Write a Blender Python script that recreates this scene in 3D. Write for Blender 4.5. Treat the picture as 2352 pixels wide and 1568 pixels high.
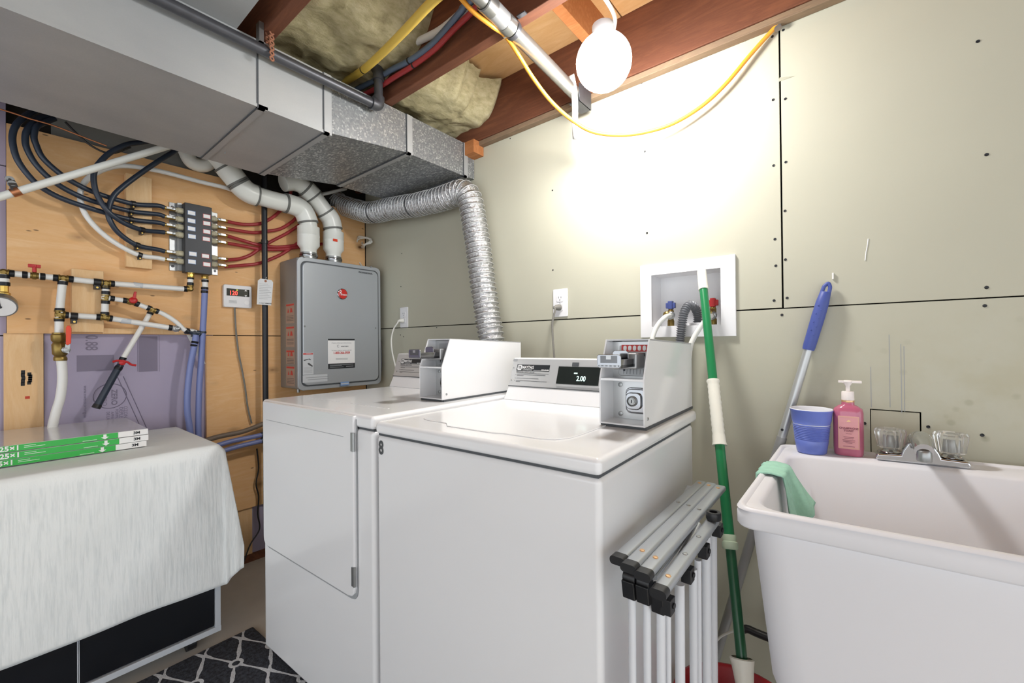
import bpy, math, random
from mathutils import Vector as V, Matrix as Mx
random.seed(4)
for o in list(bpy.data.objects): bpy.data.objects.remove(o)
SC = bpy.context.scene; COL = SC.collection
R = math.radians
# ---------------------------------------------------------------- camera
CAM = V((0, 0, 1.118)); FOC = 978.0
_cy, _sy = math.cos(R(39.1)), math.sin(R(39.1))
_f = V((-_sy, _cy, 0)); _r = V((_cy, _sy, 0)); _u = V((0, 0, 1))
_p, _q = R(0.33), R(-0.55)
_f, _u = _f*math.cos(_p)+_u*math.sin(_p), _u*math.cos(_p)-_f*math.sin(_p)
_r, _u = _r*math.cos(_q)+_u*math.sin(_q), _u*math.cos(_q)-_r*math.sin(_q)
cd = bpy.data.cameras.new('camera'); cam = bpy.data.objects.new('camera', cd); COL.objects.link(cam)
cd.sensor_width = 36; cd.lens = FOC/2352*36; cd.clip_start = .02
cam.matrix_world = Mx(((_r.x, _u.x, -_f.x, CAM.x), (_r.y, _u.y, -_f.y, CAM.y), (_r.z, _u.z, -_f.z, CAM.z), (0, 0, 0, 1)))
SC.camera = cam
# ---------------------------------------------------------------- world, lights, exposure
WORLD_S, LAMP_S, EXPO = 1.13, 96.0, 0.9
w = bpy.data.worlds.new('world'); SC.world = w; w.use_nodes = True
w.node_tree.nodes['Background'].inputs[0].default_value = (.94, .995, 1.045, 1)
w.node_tree.nodes['Background'].inputs[1].default_value = WORLD_S
vs = SC.view_settings; vs.view_transform = 'Standard'; vs.look = 'None'; vs.gamma = 1; vs.exposure = EXPO
vs.use_curve_mapping = False
LAMP = V((-.60, 1.20, 1.985))

# measured points of the photograph, placed on real planes of the room
def ray(u, v): return _f + _r*((u-1176)/FOC) - _u*((v-784)/FOC)
def at_x(u, v, x): d = ray(u, v); return CAM + d*((x-CAM.x)/d.x)
def at_y(u, v, y): d = ray(u, v); return CAM + d*((y-CAM.y)/d.y)
def at_z(u, v, z): d = ray(u, v); return CAM + d*((z-CAM.z)/d.z)

# ---------------------------------------------------------------- materials
def lin(c):
    if isinstance(c, int): c = ((c >> 16) & 255, (c >> 8) & 255, c & 255)
    return tuple(((x/255)/12.92 if x/255 <= .04045 else ((x/255+.055)/1.055)**2.4) for x in c)+(1,)
class NT:
    def __init__(s, name):
        s.m = bpy.data.materials.new(name); s.m.use_nodes = True; s.t = s.m.node_tree
        s.b = s.t.nodes['Principled BSDF']
    def n(s, typ, ins=None, **kw):
        k = s.t.nodes.new(typ)
        for a, b in kw.items(): setattr(k, a, b)
        for a, b in (ins or {}).items(): s.to(b, k.inputs[a])
        return k
    def to(s, src, sock):
        if hasattr(src, 'is_output') or isinstance(src, bpy.types.NodeSocket): s.t.links.new(src, sock)
        else: sock.default_value = src
    def coord(s, scale=(1, 1, 1), rot=(0, 0, 0)):
        g = s.n('ShaderNodeNewGeometry')
        return s.n('ShaderNodeMapping', {'Vector': g.outputs['Position'], 'Scale': scale, 'Rotation': rot}).outputs[0]
    def noise(s, co, scale, detail=4, rough=.55, dist=0):
        return s.n('ShaderNodeTexNoise', {'Vector': co, 'Scale': scale, 'Detail': detail, 'Roughness': rough, 'Distortion': dist}).outputs['Fac']
    def ramp(s, fac, stops):
        k = s.n('ShaderNodeValToRGB', {'Fac': fac}); e = k.color_ramp.elements
        while len(e) < len(stops): e.new(.5)
        for el, (p, c) in zip(e, stops): el.position = p; el.color = lin(c) if not isinstance(c, float) else (c, c, c, 1)
        return k.outputs[0]
    def mix(s, f, a, b, mode='MIX'):
        k = s.n('ShaderNodeMix', data_type='RGBA', blend_type=mode)
        s.to(f, k.inputs[0]); s.to(a, k.inputs[6]); s.to(b, k.inputs[7]); return k.outputs[2]
    def math(s, op, a, b=0.0):
        k = s.n('ShaderNodeMath', operation=op); s.to(a, k.inputs[0]); s.to(b, k.inputs[1]); return k.outputs[0]
    def set(s, **kw):
        for a, b in kw.items(): s.to(b, s.b.inputs[a.replace('_', ' ')])
    def bump(s, h, strength=.3, dist=.002):
        s.to(s.n('ShaderNodeBump', {'Height': h, 'Strength': strength, 'Distance': dist}).outputs[0], s.b.inputs['Normal'])
def M(name, col, rough=.5, metal=0., var=0., vs=8., bump=0., bs=60., coat=0., **kw):
    t = NT(name); c = lin(col)
    t.set(Roughness=rough, Metallic=metal); t.b.inputs['Coat Weight'].default_value = coat
    if var:
        n = t.noise(t.coord(), vs)
        d = tuple(x*(1-var) for x in c[:3])+(1,); e = tuple(min(1, x*(1+var)) for x in c[:3])+(1,)
        k = t.n('ShaderNodeMix', data_type='RGBA'); t.to(n, k.inputs[0]); t.to(d, k.inputs[6]); t.to(e, k.inputs[7])
        t.set(Base_Color=k.outputs[2])
    else: t.set(Base_Color=c)
    if bump: t.bump(t.noise(t.coord(), bs), bump)
    for a, b in kw.items(): t.b.inputs[a.replace('_', ' ')].default_value = b
    return t.m
def wood(name, light, mid, dark, scale=(6, 1.2, 9), knots=True, rough=.7, edge=0):
    t = NT(name); co = t.coord(scale)
    n1 = t.noise(co, 2.2, 6, .6, 1.2); fine = t.noise(t.coord(tuple(a*8 for a in scale)), 5, 3, .6)
    col = t.ramp(n1, [(.25, light), (.52, mid), (.72, light), (.85, mid)])
    col = t.mix(t.math('MULTIPLY', fine, .35), col, lin(mid), 'MULTIPLY')
    blot = t.noise(t.coord(), 2.3, 2)
    col = t.mix(t.ramp(blot, [(.42, 0.0), (.7, .38)]), col, lin(dark))
    if knots:
        v = t.n('ShaderNodeTexVoronoi', {'Vector': t.coord((3.2, 3.0, 5.2)), 'Scale': 1.25})
        k = t.ramp(v.outputs['Distance'], [(.035, 1.0), (.075, .35), (.16, 0.0)])
        col = t.mix(k, col, lin(0x6b4526))
        v2 = t.n('ShaderNodeTexVoronoi', {'Vector': t.coord((6, 5, 15)), 'Scale': 1.4})
        k2 = t.ramp(v2.outputs['Distance'], [(.04, .8), (.07, 0.0)])
        col = t.mix(k2, col, lin(0x553820))
    t.set(Base_Color=col, Roughness=rough); t.bump(fine, .15, .001)
    return t.m
m_ply = wood('plywood', 0xEFCB9C, 0xE8BC86, 0xDDA870)
m_pine = wood('pine_lumber', 0xF0D4AA, 0xE6C292, 0xDDB482, (9, 9, 1.2), False)
m_joist = wood('old_joist', 0x8A5638, 0x6E4029, 0x4A2A1C, (1.2, 10, 8), False, .8)
m_joist_edge = wood('joist_blocks', 0xC98D58, 0xB0713F, 0x8C5530, (1.5, 10, 8), False, .8)
m_oldgrey = wood('weathered_strip', 0x9C8468, 0x85705A, 0x6A5848, (1.5, 10, 10), False, .85)
m_sub = wood('subfloor_ply', 0xE3BF8E, 0xD6AC76, 0xC09362, (1.2, 6, 5), False, .8)
t = NT('drywall'); co = t.coord()
base = t.mix(t.noise(co, 3, 3), lin(0xB3B1A0), lin(0xBCBAA8))
g = t.n('ShaderNodeSeparateXYZ', {'Vector': co})
low = t.math('MULTIPLY', t.n('ShaderNodeMapRange', {'Value': g.outputs[2], 'From Min': 1.25, 'From Max': .8}).outputs[0],
             t.n('ShaderNodeMapRange', {'Value': g.outputs[0], 'From Min': -.25, 'From Max': .25}).outputs[0])
st = t.math('MULTIPLY', low, t.ramp(t.noise(t.coord(), 9, 5), [(.42, 0.0), (.62, 1.0)]))
base = t.mix(t.math('MULTIPLY', st, .55), base, lin(0xA39A78))
sp = t.ramp(t.n('ShaderNodeTexVoronoi', {'Vector': t.coord((1, 1, 1)), 'Scale': 22}).outputs['Distance'], [(.10, .5), (.22, 0.0)])
base = t.mix(t.math('MULTIPLY', sp, low), base, lin(0x8A8670))
t.set(Base_Color=base, Roughness=.75); t.bump(t.noise(t.coord(), 120, 2), .06, .001); m_dry = t.m
m_patch = M("drywall_patch", 0xAFAB98, .75, var=.06, vs=20)
m_foam = M('purple_foam', 0xA79FB6, .75, var=.06, vs=6)
m_foam_ink = M('foam_ink', 0x7F788C, .7)
m_cavity = M('dark_cavity', 0x2A2623, .9)
m_conc_wall = M('grey_block_wall', 0x8B8C88, .9, var=.1, vs=12)
m_floor = M('concrete_floor', 0xDCD8D0, .7, var=.14, vs=7, bump=.15, bs=80)
m_enamel = M('white_enamel', 0xE6E7E9, .22, var=.012, vs=4, coat=.25)
m_enamel_top = M('white_enamel_top', 0xEDEEF0, .2, coat=.3)
m_plast = M('white_plastic', 0xE4E4E6, .4)
m_tub = M('tub_plastic', 0xDFDFE3, .42)
m_pvc = M('pvc', 0xE3E4DE, .3, var=.02)
m_pex = M('white_pex', 0xE3E3E0, .35)
m_ring = M('crimp_ring', 0x202226, .4, .5)
m_brass = M('aged_brass', 0x8C7642, .38, .85, var=.25, vs=60)
m_brass2 = M('bright_brass', 0xC7A75A, .28, .9)
m_black = M('black_plastic', 0x1B1C1F, .4)
m_iron = M('black_iron', 0x23252A, .42, .25, var=.15, vs=30)
m_steel_dark = M('grey_gas_pipe', 0x54555A, .42, .6, var=.2, vs=40)
m_blue_hose = M('dark_blue_hose', 0x273140, .38)
m_blue_pex = M('grey_blue_pex', 0x5A6A80, .4)
m_red_hose = M('red_hose', 0x9C3336, .38)
m_purple = M('periwinkle_pipe', 0x7480B4, .38)
m_chrome = M('chrome', 0x9A9B9E, .1, 1.)
m_tap = M('tap_chrome', 0xC6C7C9, .06, 1.)
m_zinc = M('zinc', 0xA2A4A4, .35, .85, var=.1, vs=50)
m_cast = M('cast_grey', 0xA8A9AA, .4, .55)
m_wire = M('foil_wire', 0xDCDDDE, .3, .4)
m_cast_d = M('dark_cast', 0x77787A, .3, .7)
m_steelp = M('steel_plate', 0xC3C4C4, .3, .7, var=.06, vs=30)
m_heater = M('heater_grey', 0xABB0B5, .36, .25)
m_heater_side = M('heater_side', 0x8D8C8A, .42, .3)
m_gasket = M('dark_groove', 0x4A4E52, .6)
m_label_w = M('label_white', 0xEDEDED, .5)
m_label_k = M('label_black', 0x22262A, .45)
m_label_r = M('label_red', 0xC8403C, .5)
m_label_b = M('label_blue', 0x7C9CCB, .5)
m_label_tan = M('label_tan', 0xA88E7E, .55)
m_label_pale = M('label_pale', 0xC3C7CB, .5)
m_ink = M('ink', 0x4A4D50, .6)
m_ink_l = M('pale_ink', 0x9A9DA0, .6)
m_emblem = M('emblem_red', 0xC62A26, .3, coat=.3)
m_red = M('valve_red', 0xB81F22, .4)
m_orange = M('lever_orange', 0xE2431F, .4)
m_bluecap = M('valve_blue', 0x3A4680, .45)
m_panel = M('brushed_panel', 0xC4C6C7, .35, .35)
m_black_glass = M('display_black', 0x1F2422, .15)
m_cloth = None
m_cab = M('black_gloss', 0x101218, .3)
m_cabwhite = M('cabinet_edge', 0xC6CCD3, .4)
m_green = M('filter_green', 0x35B24A, .4)
m_film = M('wrapped_filter', 0xD3D4D4, .16, var=.05, vs=14, coat=.6)
m_mop = M('mop_green', 0x1F7A4A, .28)
m_mopd = M('mop_dark_green', 0x14502F, .28)
m_ivory = M('ivory_plastic', 0xE2E0D4, .45)
m_polegrey = M('grey_pole', 0xB9BBBB, .3, .5)
m_grip = M('blue_grip', 0x44539A, .5)
m_alu = M('aluminium', 0xB3B8BD, .32, .65)
m_wtube = M('white_tube', 0xD3D6DB, .35)
m_copper = M('copper', 0xB77A55, .4, .8)
m_rust = M('rusty_strap', 0x9C6A52, .6, .4)
m_yellow = M('yellow_gas_pipe', 0xE0BE55, .45, var=.05)
m_ycable = M('yellow_cable', 0xEBA032, .45)
m_wcable = M('white_cable', 0xE0E0DA, .45)
m_gcable = M('grey_cable', 0x77756F, .5)
m_brown = M('brown_conduit', 0x6E6154, .5)
m_emt = M('galvanised_pipe', 0x9A9A97, .3, .8, var=.08, vs=40)
m_tape = M('white_tape', 0xE6E6E2, .5)
m_cup = M('cup_blue', 0x6B7CCB, .3)
m_cupin = M('cup_white', 0xE6E8EE, .4)
m_soap = M('pink_soap', 0xB9637D, .2, coat=.4)
m_slabel = M('soap_label', 0xDD9DA0, .45)
m_gold = M('gold', 0xD8B084, .3, .6)
m_frost = M('frosted_plastic', 0xEDE4E0, .35)
m_rag = M('mint_rag', 0x9CCBB6, .85, var=.15, vs=90, bump=.4, bs=160)
m_bucket = M('bucket_red', 0xA31E26, .35)
m_tag = M('paper_tag', 0xD9DADB, .6)
m_lcd = M('red_digits', 0x2a0505, .4, Emission_Color=lin(0xFF3B30), Emission_Strength=2.2)
m_led = M('yellow_led', 0x2a2505, .4, Emission_Color=lin(0xE8D23A), Emission_Strength=1.2)
m_vfd = M('pale_digits', 0x0c1512, .4, Emission_Color=lin(0xC8EFE6), Emission_Strength=1.3)
t = NT('lamp_globe'); g = t.n('ShaderNodeNewGeometry')          # LED globe: the lower half gives most of the light
t.set(Base_Color=(.8, .8, .8, 1), Emission_Color=(1, .985, .965, 1), Emission_Strength=t.n('ShaderNodeMapRange', {'Value': t.n('ShaderNodeSeparateXYZ', {'Vector': g.outputs['Normal']}).outputs[2],
      'From Min': .55, 'From Max': -.35, 'To Min': 1.5, 'To Max': LAMP_S}).outputs[0]); m_lamp = t.m
m_hose_grey = M('grey_corrugated', 0x6E7075, .4)
m_wood_tag = M('marker_black', 0x1d1d1d, .7)
m_redmark = M('marker_red', 0xC2402C, .7)
t = NT('galvanised'); v = t.n('ShaderNodeTexVoronoi', {'Vector': t.coord((1, 1, 1)), 'Scale': 240})
t.set(Base_Color=t.ramp(t.noise(t.coord((1, .6, 1)), 4, 4), [(.3, 0xA4A6A8), (.7, 0xB4B6B6)]), Metallic=.3,
      Roughness=t.ramp(v.outputs['Distance'], [(.1, .42), (.6, .55)])); m_galv = t.m
t = NT('spangled'); v = t.n('ShaderNodeTexVoronoi', {'Vector': t.coord((1, 1.6, 1.6), (.5, .4, .3)), 'Scale': 105})
bw = t.n('ShaderNodeSeparateColor', {'Color': v.outputs['Color']}).outputs[0]
fl = t.ramp(bw, [(.0, 0x7C7F82), (.5, 0x8A8D8F), (.8, 0x999C9E), (.97, 0xC4C6C6)])
t.set(Base_Color=fl, Metallic=.45, Roughness=t.ramp(bw, [(.2, .5), (.9, .32)])); m_spangle = t.m
t = NT('foil'); n = t.noise(t.coord((1, 1, 1)), 110, 3, .7)
t.set(Base_Color=lin(0xC3C4C6), Metallic=.9, Roughness=.16); t.bump(n, .8, .008); m_foil = t.m
t = NT('insulation'); n = t.noise(t.coord((2.5, 1, 3)), 16, 8, .7); n2 = t.noise(t.coord(), 3, 3)
c = t.ramp(n, [(.25, 0x8C8262), (.5, 0xBFB58E), (.75, 0xDBD3B2)])
t.set(Base_Color=t.mix(t.math('MULTIPLY', n2, .5), c, lin(0x9C9472)), Roughness=.95); t.bump(n, .6, .01); m_batt = t.m
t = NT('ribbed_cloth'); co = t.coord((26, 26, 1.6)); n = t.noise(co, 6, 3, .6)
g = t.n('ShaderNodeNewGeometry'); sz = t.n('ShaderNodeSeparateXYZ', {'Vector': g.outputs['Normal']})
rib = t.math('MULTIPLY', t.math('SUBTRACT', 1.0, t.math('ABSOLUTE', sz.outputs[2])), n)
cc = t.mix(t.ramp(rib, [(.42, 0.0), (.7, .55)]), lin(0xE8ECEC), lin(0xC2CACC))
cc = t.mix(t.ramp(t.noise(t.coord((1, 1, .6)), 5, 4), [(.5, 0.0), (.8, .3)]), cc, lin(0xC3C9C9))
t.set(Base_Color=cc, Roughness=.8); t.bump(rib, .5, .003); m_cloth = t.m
# rug: dark pile with a pale woven trellis
t = NT('rug_pile'); sx = t.n('ShaderNodeSeparateXYZ', {'Vector': t.coord()})
RPX, RPY, ma = .252, .118, t.math
rx_, ry_ = ma('ADD', sx.outputs[0], 1.826), ma('SUBTRACT', sx.outputs[1], .545)
wob = ma('MULTIPLY', ma('SUBTRACT', t.noise(t.coord(), 22, 2), .5), .012)
U = ma('MULTIPLY', ma('ADD', rx_, wob), 2*math.pi/RPX); W_ = ma('MULTIPLY', ma('ADD', ry_, wob), 2*math.pi/RPY)
U2 = ma('ADD', U, ma('MULTIPLY', ma('SINE', ma('MULTIPLY', W_, 2.0)), .2)); W2 = ma('ADD', W_, ma('MULTIPLY', ma('SINE', ma('MULTIPLY', U, 2.0)), .2))
sm = ma('ABSOLUTE', ma('ADD', ma('COSINE', U2), ma('COSINE', W2)))
ga_, gb_ = ma('MULTIPLY', ma('SINE', U2), 2*math.pi/RPX), ma('MULTIPLY', ma('SINE', W2), 2*math.pi/RPY)
gr_ = ma('SQRT', ma('ADD', ma('ADD', ma('MULTIPLY', ga_, ga_), ma('MULTIPLY', gb_, gb_)), .5))
dxr, dyr = ma('PINGPONG', ma('SUBTRACT', rx_, RPX/2), RPX/2), ma('PINGPONG', ry_, RPY/2)
dr2 = ma('SQRT', ma('ADD', ma('MULTIPLY', dxr, dxr), ma('MULTIPLY', dyr, dyr)))
line = ma('MULTIPLY', ma('MAXIMUM', ma('LESS_THAN', ma('DIVIDE', sm, gr_), .0043), ma('LESS_THAN', dr2, .023)), ma('GREATER_THAN', dr2, .012))
fz = t.noise(t.coord(), 90, 3)
pile = t.ramp(fz, [(.3, 0x191B22), (.7, 0x454852)])
col = t.mix(line, pile, t.ramp(fz, [(.3, 0xC9CBD0), (.7, 0xE4E6EA)]))
t.set(Base_Color=col, Roughness=.95); t.bump(t.noise(t.coord(), 260, 2), .8, .004); m_rug = t.m
# clear ribbed acrylic of the tap knobs
m_acryl = M('clear_acrylic', 0xF4F4F0, .08, Transmission_Weight=.85, IOR=1.45)

# ---------------------------------------------------------------- mesh helpers
def basis(d):
    d = d.normalized(); a = V((0, 0, 1)) if abs(d.z) < .9 else V((1, 0, 0))
    x = a.cross(d).normalized(); return x, d.cross(x)
def frame(o, x, y):
    x = V(x).normalized(); y = V(y).normalized(); z = x.cross(y)
    return Mx(((x.x, y.x, z.x, o[0]), (x.y, y.y, z.y, o[1]), (x.z, y.z, z.z, o[2]), (0, 0, 0, 1)))
def spline(p, k=6):
    p = [V(a) for a in p]
    if len(p) < 3: return p
    q = [p[0]*2-p[1]]+p+[p[-1]*2-p[-2]]; out = []
    for i in range(1, len(q)-2):
        for j in range(k):
            s = j/k; a, b, c, d = q[i-1:i+3]
            out.append(.5*((2*b)+(c-a)*s+(2*a-5*b+4*c-d)*s*s+(3*b-a-3*c+d)*s**3))
    return out+[p[-1]]
def rrect(w, h, r, k=4):
    out = []
    for cx, cy, a0 in ((w/2-r, h/2-r, 0), (-w/2+r, h/2-r, 90), (-w/2+r, -h/2+r, 180), (w/2-r, -h/2+r, 270)):
        for i in range(k+1): a = R(a0+90*i/k); out.append((cx+r*math.cos(a), cy+r*math.sin(a)))
    return out
class MB:
    def __init__(s, X=None): s.v = []; s.f = []; s.X = X
    def add(s, vs, fs):
        b = len(s.v); s.v += [s.X @ V(a) if s.X else V(a) for a in vs]; s.f += [tuple(b+i for i in f) for f in fs]; return s
    def box(s, x0, x1, y0, y1, z0, z1):
        return s.add([(x, y, z) for x in (x0, x1) for y in (y0, y1) for z in (z0, z1)],
                     [(0, 1, 3, 2), (4, 6, 7, 5), (0, 4, 5, 1), (2, 3, 7, 6), (0, 2, 6, 4), (1, 5, 7, 3)])
    def prism(s, poly, vec):
        n = len(poly); p = [V(a) for a in poly]; vec = V(vec)
        return s.add(p+[a+vec for a in p], [tuple(range(n-1, -1, -1)), tuple(range(n, 2*n))]+[(i, (i+1) % n, n+(i+1) % n, n+i) for i in range(n)])
    def plate(s, F, poly, h):          # 2D outline in frame F, extruded by h along its normal
        return s.prism([F @ V((a, b, 0)) for a, b in poly], F.to_3x3() @ V((0, 0, h)))
    def rect(s, F, cx, cy, w, h, d): return s.plate(F, [(cx-w/2, cy-h/2), (cx+w/2, cy-h/2), (cx+w/2, cy+h/2), (cx-w/2, cy+h/2)], d)
    def tube(s, pts, r, n=10, cap=True, k=0):
        p = spline(pts, k) if k else [V(a) for a in pts]
        rr = r if callable(r) else (lambda t: r)
        L = [0]
        for a, b in zip(p, p[1:]): L.append(L[-1]+(b-a).length)
        vs = []; d = (p[1]-p[0]).normalized(); x, y = basis(d)
        for i, a in enumerate(p):
            d2 = ((p[min(i+1, len(p)-1)]-p[max(i-1, 0)])).normalized()
            q = d.rotation_difference(d2); x = q @ x; y = q @ y; d = d2
            rad = rr(L[i]/L[-1])
            for j in range(n): an = 2*math.pi*j/n; vs.append(a+(x*math.cos(an)+y*math.sin(an))*rad)
        fs = [(i*n+j, i*n+(j+1) % n, (i+1)*n+(j+1) % n, (i+1)*n+j) for i in range(len(p)-1) for j in range(n)]
        if cap: fs += [tuple(range(n-1, -1, -1)), tuple(range((len(p)-1)*n, len(p)*n))]
        return s.add(vs, fs)
    def cyl(s, a, b, r, n=14): return s.tube([a, b], r, n)
    def lathe(s, prof, o, ax=(0, 0, 1), n=24, capb=True, capt=True, sx=1, sy=1):
        ax = V(ax).normalized(); x, y = basis(ax); o = V(o); vs = []
        if abs(ax.z) > .99: x, y = V((1, 0, 0)), V((0, ax.z, 0))
        for r, h in prof:
            for j in range(n): a = 2*math.pi*j/n; vs.append(o+ax*h+x*(r*sx*math.cos(a))+y*(r*sy*math.sin(a)))
        m = len(prof); fs = [(i*n+j, i*n+(j+1) % n, (i+1)*n+(j+1) % n, (i+1)*n+j) for i in range(m-1) for j in range(n)]
        if capb: fs.append(tuple(range(n-1, -1, -1)))
        if capt: fs.append(tuple(range((m-1)*n, m*n)))
        return s.add(vs, fs)
    def grid(s, fn, nu, nv):
        return s.add([fn(i/nu, j/nv) for i in range(nu+1) for j in range(nv+1)],
                     [(i*(nv+1)+j, (i+1)*(nv+1)+j, (i+1)*(nv+1)+j+1, i*(nv+1)+j+1) for i in range(nu) for j in range(nv)])
    def mesh(s, name, sharp=38):
        me = bpy.data.meshes.new(name); me.from_pydata(s.v, [], s.f); me.validate()
        me.polygons.foreach_set('use_smooth', [True]*len(me.polygons))
        if sharp: me.set_sharp_from_angle(angle=R(sharp))
        return me
def tagg(o, label=None, cat=None, group=None, kind=None):
    for a, b in (('label', label), ('category', cat), ('group', group), ('kind', kind)):
        if b: o[a] = b
    return o
def thing(name, label, cat, loc=(0, 0, 0), group=None):
    o = bpy.data.objects.new(name, None); COL.objects.link(o); o.location = loc; o.empty_display_size = .05
    return tagg(o, label, cat, group)
def pinv(p): return Mx.Translation(-p.location) if p.parent is None else Mx()
def part(name, mb, m, parent=None, bev=0, seg=2, label=None, sharp=38, kind=None):
    me = mb.mesh(name, 0 if bev else sharp); o = bpy.data.objects.new(name, me); COL.objects.link(o)
    if m: me.materials.append(m)
    if parent is not None:
        o.parent = parent; o.matrix_parent_inverse = pinv(parent)
    if bev:
        b = o.modifiers.new('edge', 'BEVEL'); b.width = bev; b.segments = seg; b.limit_method = 'ANGLE'; b.angle_limit = R(40); b.harden_normals = True
    return tagg(o, label, kind=kind)
def solo(name, mb, m, label, cat, group=None, bev=0, seg=2, sharp=38):
    n = len(mb.v); lo = [min(v[i] for v in mb.v) for i in range(3)]; hi = [max(v[i] for v in mb.v) for i in range(3)]
    c = V(((lo[0]+hi[0])/2, (lo[1]+hi[1])/2, lo[2])); mb.v = [v-c for v in mb.v]
    o = part(name, mb, m, None, bev, seg, None, sharp); o.location = c
    return tagg(o, label, cat, group)
def struct(name, mb, m, **k): return tagg(part(name, mb, m, **k), kind='structure')
def text(s, size, F, m, parent, bold=0, align='CENTER', xs=1):
    c = bpy.data.curves.new('lettering', 'FONT'); c.body = s; c.size = size; c.align_x = align; c.align_y = 'CENTER'
    c.resolution_u = 3; c.offset = bold; c.extrude = .0002; c.materials.append(m)
    o = bpy.data.objects.new('lettering', c); COL.objects.link(o); o.parent = parent; o.matrix_parent_inverse = pinv(parent)
    o.matrix_basis = F @ Mx.Diagonal((xs, 1, 1, 1)) @ Mx.Translation((0, 0, .0006)); TEXTS.append(o)
    return o
TEXTS = []
def bake_texts():                                                      # lettering becomes plain meshes
    SC.view_layers[0].update(); dg = bpy.context.evaluated_depsgraph_get()
    for o in TEXTS:
        me = bpy.data.meshes.new_from_object(o.evaluated_get(dg)); k = bpy.data.objects.new('print', me); COL.objects.link(k)
        k.parent = o.parent; k.matrix_parent_inverse = o.matrix_parent_inverse; k.matrix_basis = o.matrix_basis
        bpy.data.objects.remove(o); k.name = 'lettering'
def FX(y, z, x): return frame((x, y, z), (0, 1, 0), (0, 0, 1))        # faces +X
def FY(x, z, y): return frame((x, y, z), (1, 0, 0), (0, 0, 1))        # faces -Y
def lines(F, rows, d=.0004):                                           # small print: rows of (x0, x1, y, h)
    mb = MB()
    for x0, x1, y, h in rows: mb.rect(F, (x0+x1)/2, y, x1-x0, h, d)
    return mb
# ================================================================ the setting
WX, WY, JZ, SZ = -2.45, 1.53, 2.10, 2.335
struct('floor', MB().box(-2.62, 3.2, -3.2, 1.72, -.06, 0), m_floor)
# right-hand wall: gypsum sheets over a dark stud cavity
wr = struct('wall_right', MB().box(-2.62, 3.2, 1.68, 1.72, 0, SZ), m_cavity)
def sheet(name, x0, x1, z0, z1, holes=(), m=m_dry, y0=WY, y1=WY+.013):
    xs = sorted({x0, x1}|{h[0] for h in holes}|{h[1] for h in holes}); zs = sorted({z0, z1}|{h[2] for h in holes}|{h[3] for h in holes})
    mb = MB()
    for a, b in zip(xs, xs[1:]):
        for c, d in zip(zs, zs[1:]):
            if any(h[0]-1e-6 <= a and b <= h[1]+1e-6 and h[2]-1e-6 <= c and d <= h[3]+1e-6 for h in holes): continue
            mb.box(a, b, y0, y1, c, d)
    return part(name, mb, m, wr)
BOX = (-.584, -.346, 1.172, 1.368)                                     # opening for the washer outlet box
sheet('drywall_sheet', -2.445, -.1795, 1.2215, 2.105, [BOX[:2]+(1.2215, BOX[3])])
sheet('drywall_sheet', -.1745, 3.2, 1.2205, 2.105)
sheet('drywall_sheet', -2.445, 3.2, .01, 1.217, [BOX[:2]+(BOX[2], 1.217), (.0235, .1255, .80, .9305)])
sheet('drywall_patch', .0255, .1225, .80, .9275, m=m_patch, y0=WY+.001)
for u, v in [(1172, 318), (1223, 289), (1474, 190), (1713, 92), (1269, 437), (1481, 348), (1486, 535), (1270, 620), (1776, 229), (1804, 227),
             (1777, 380), (1805, 372), (1803, 484), (1780, 549), (1804, 596), (1782, 610), (1799, 69), (1774, 84), (1778, 690), (1808, 684), (1796, 723),
             (2246, 95), (2266, 355), (2266, 660), (2262, 702), (1986, 972), (2132, 980), (2256, 999), (921, 658), (923, 582), (1003, 752), (1096, 751), (920, 769), (927, 773)]:
    p = at_y(u, v, WY); k = .0042 if u > 1450 else .0034
    part('screw', MB().lathe([(k, 0), (k*.8, .0012), (k*.3, .0006)], (p.x, WY-.0002, p.z), (0, -1, 0), 8), m_iron, wr)
pl = MB()
for u, v0, v1 in ((2042, 768, 935), (2069, 790, 948), (2076, 795, 945), (2000, 842, 935)):
    a, b = at_y(u, v0, WY), at_y(u, v1, WY); pl.box(a.x-.0007, a.x+.0007, WY-.0003, WY, b.z, a.z)
part('pencil_line', pl, m_ink_l, wr)
# left-hand wall: plywood over purple foam board
wl = struct('wall_left', MB().box(-2.62, -2.50, -3.2, 1.68, 0, SZ), m_cavity)
part('plywood_sheet', MB().box(WX-.019, WX, .044, 1.527, 1.176, 1.958), m_ply, wl)
part('plywood_sheet', MB().box(WX-.019, WX, .667, 1.527, .285, 1.172), m_ply, wl)
part('foam_board', MB().box(-2.495, -2.471, .138, .70, .03, 1.18), m_foam, wl)
part('foam_board', MB().box(-2.495, -2.471, -.60, .043, .03, 1.165), m_foam, wl)
part('foam_board', MB().box(-2.495, -2.471, -.60, .043, 1.169, 1.80), m_foam, wl)
part('foam_board', MB().box(-2.495, -2.471, -.60, .043, 1.804, 2.09), m_foam, wl)
part('foam_board', MB().box(-2.495, -2.471, .87, 1.52, .04, .30), m_foam, wl)
part('stud', MB().box(-2.50, -2.462, .036, .136, .04, 1.176), m_pine, wl)
part('stud', MB().box(-2.50, -2.464, .76, .868, .04, .285), m_pine, wl)
part('sole_plate', MB().box(-2.52, -2.46, -.6, 1.52, 0, .04), m_joist, wl)
part('block_course', MB().box(-2.56, -2.49, .16, .80, 1.93, 2.10), m_conc_wall, wl)
def on_cleat(u0, u1, v0, v1): a = at_x(u0, v0, -2.412); b = at_x(u1, v1, -2.412); return MB().box(WX, -2.412, a.y, b.y, b.z, a.z)
part('mounting_cleat', on_cleat(289, 350, 396, 618), m_pine, wl, bev=.002)
part('mounting_cleat', on_cleat(164, 239, 616, 763), m_pine, wl, bev=.002)
part('mounting_cleat', MB().box(WX, -2.435, .30, .64, 1.178, 1.20), m_pine, wl)
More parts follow.
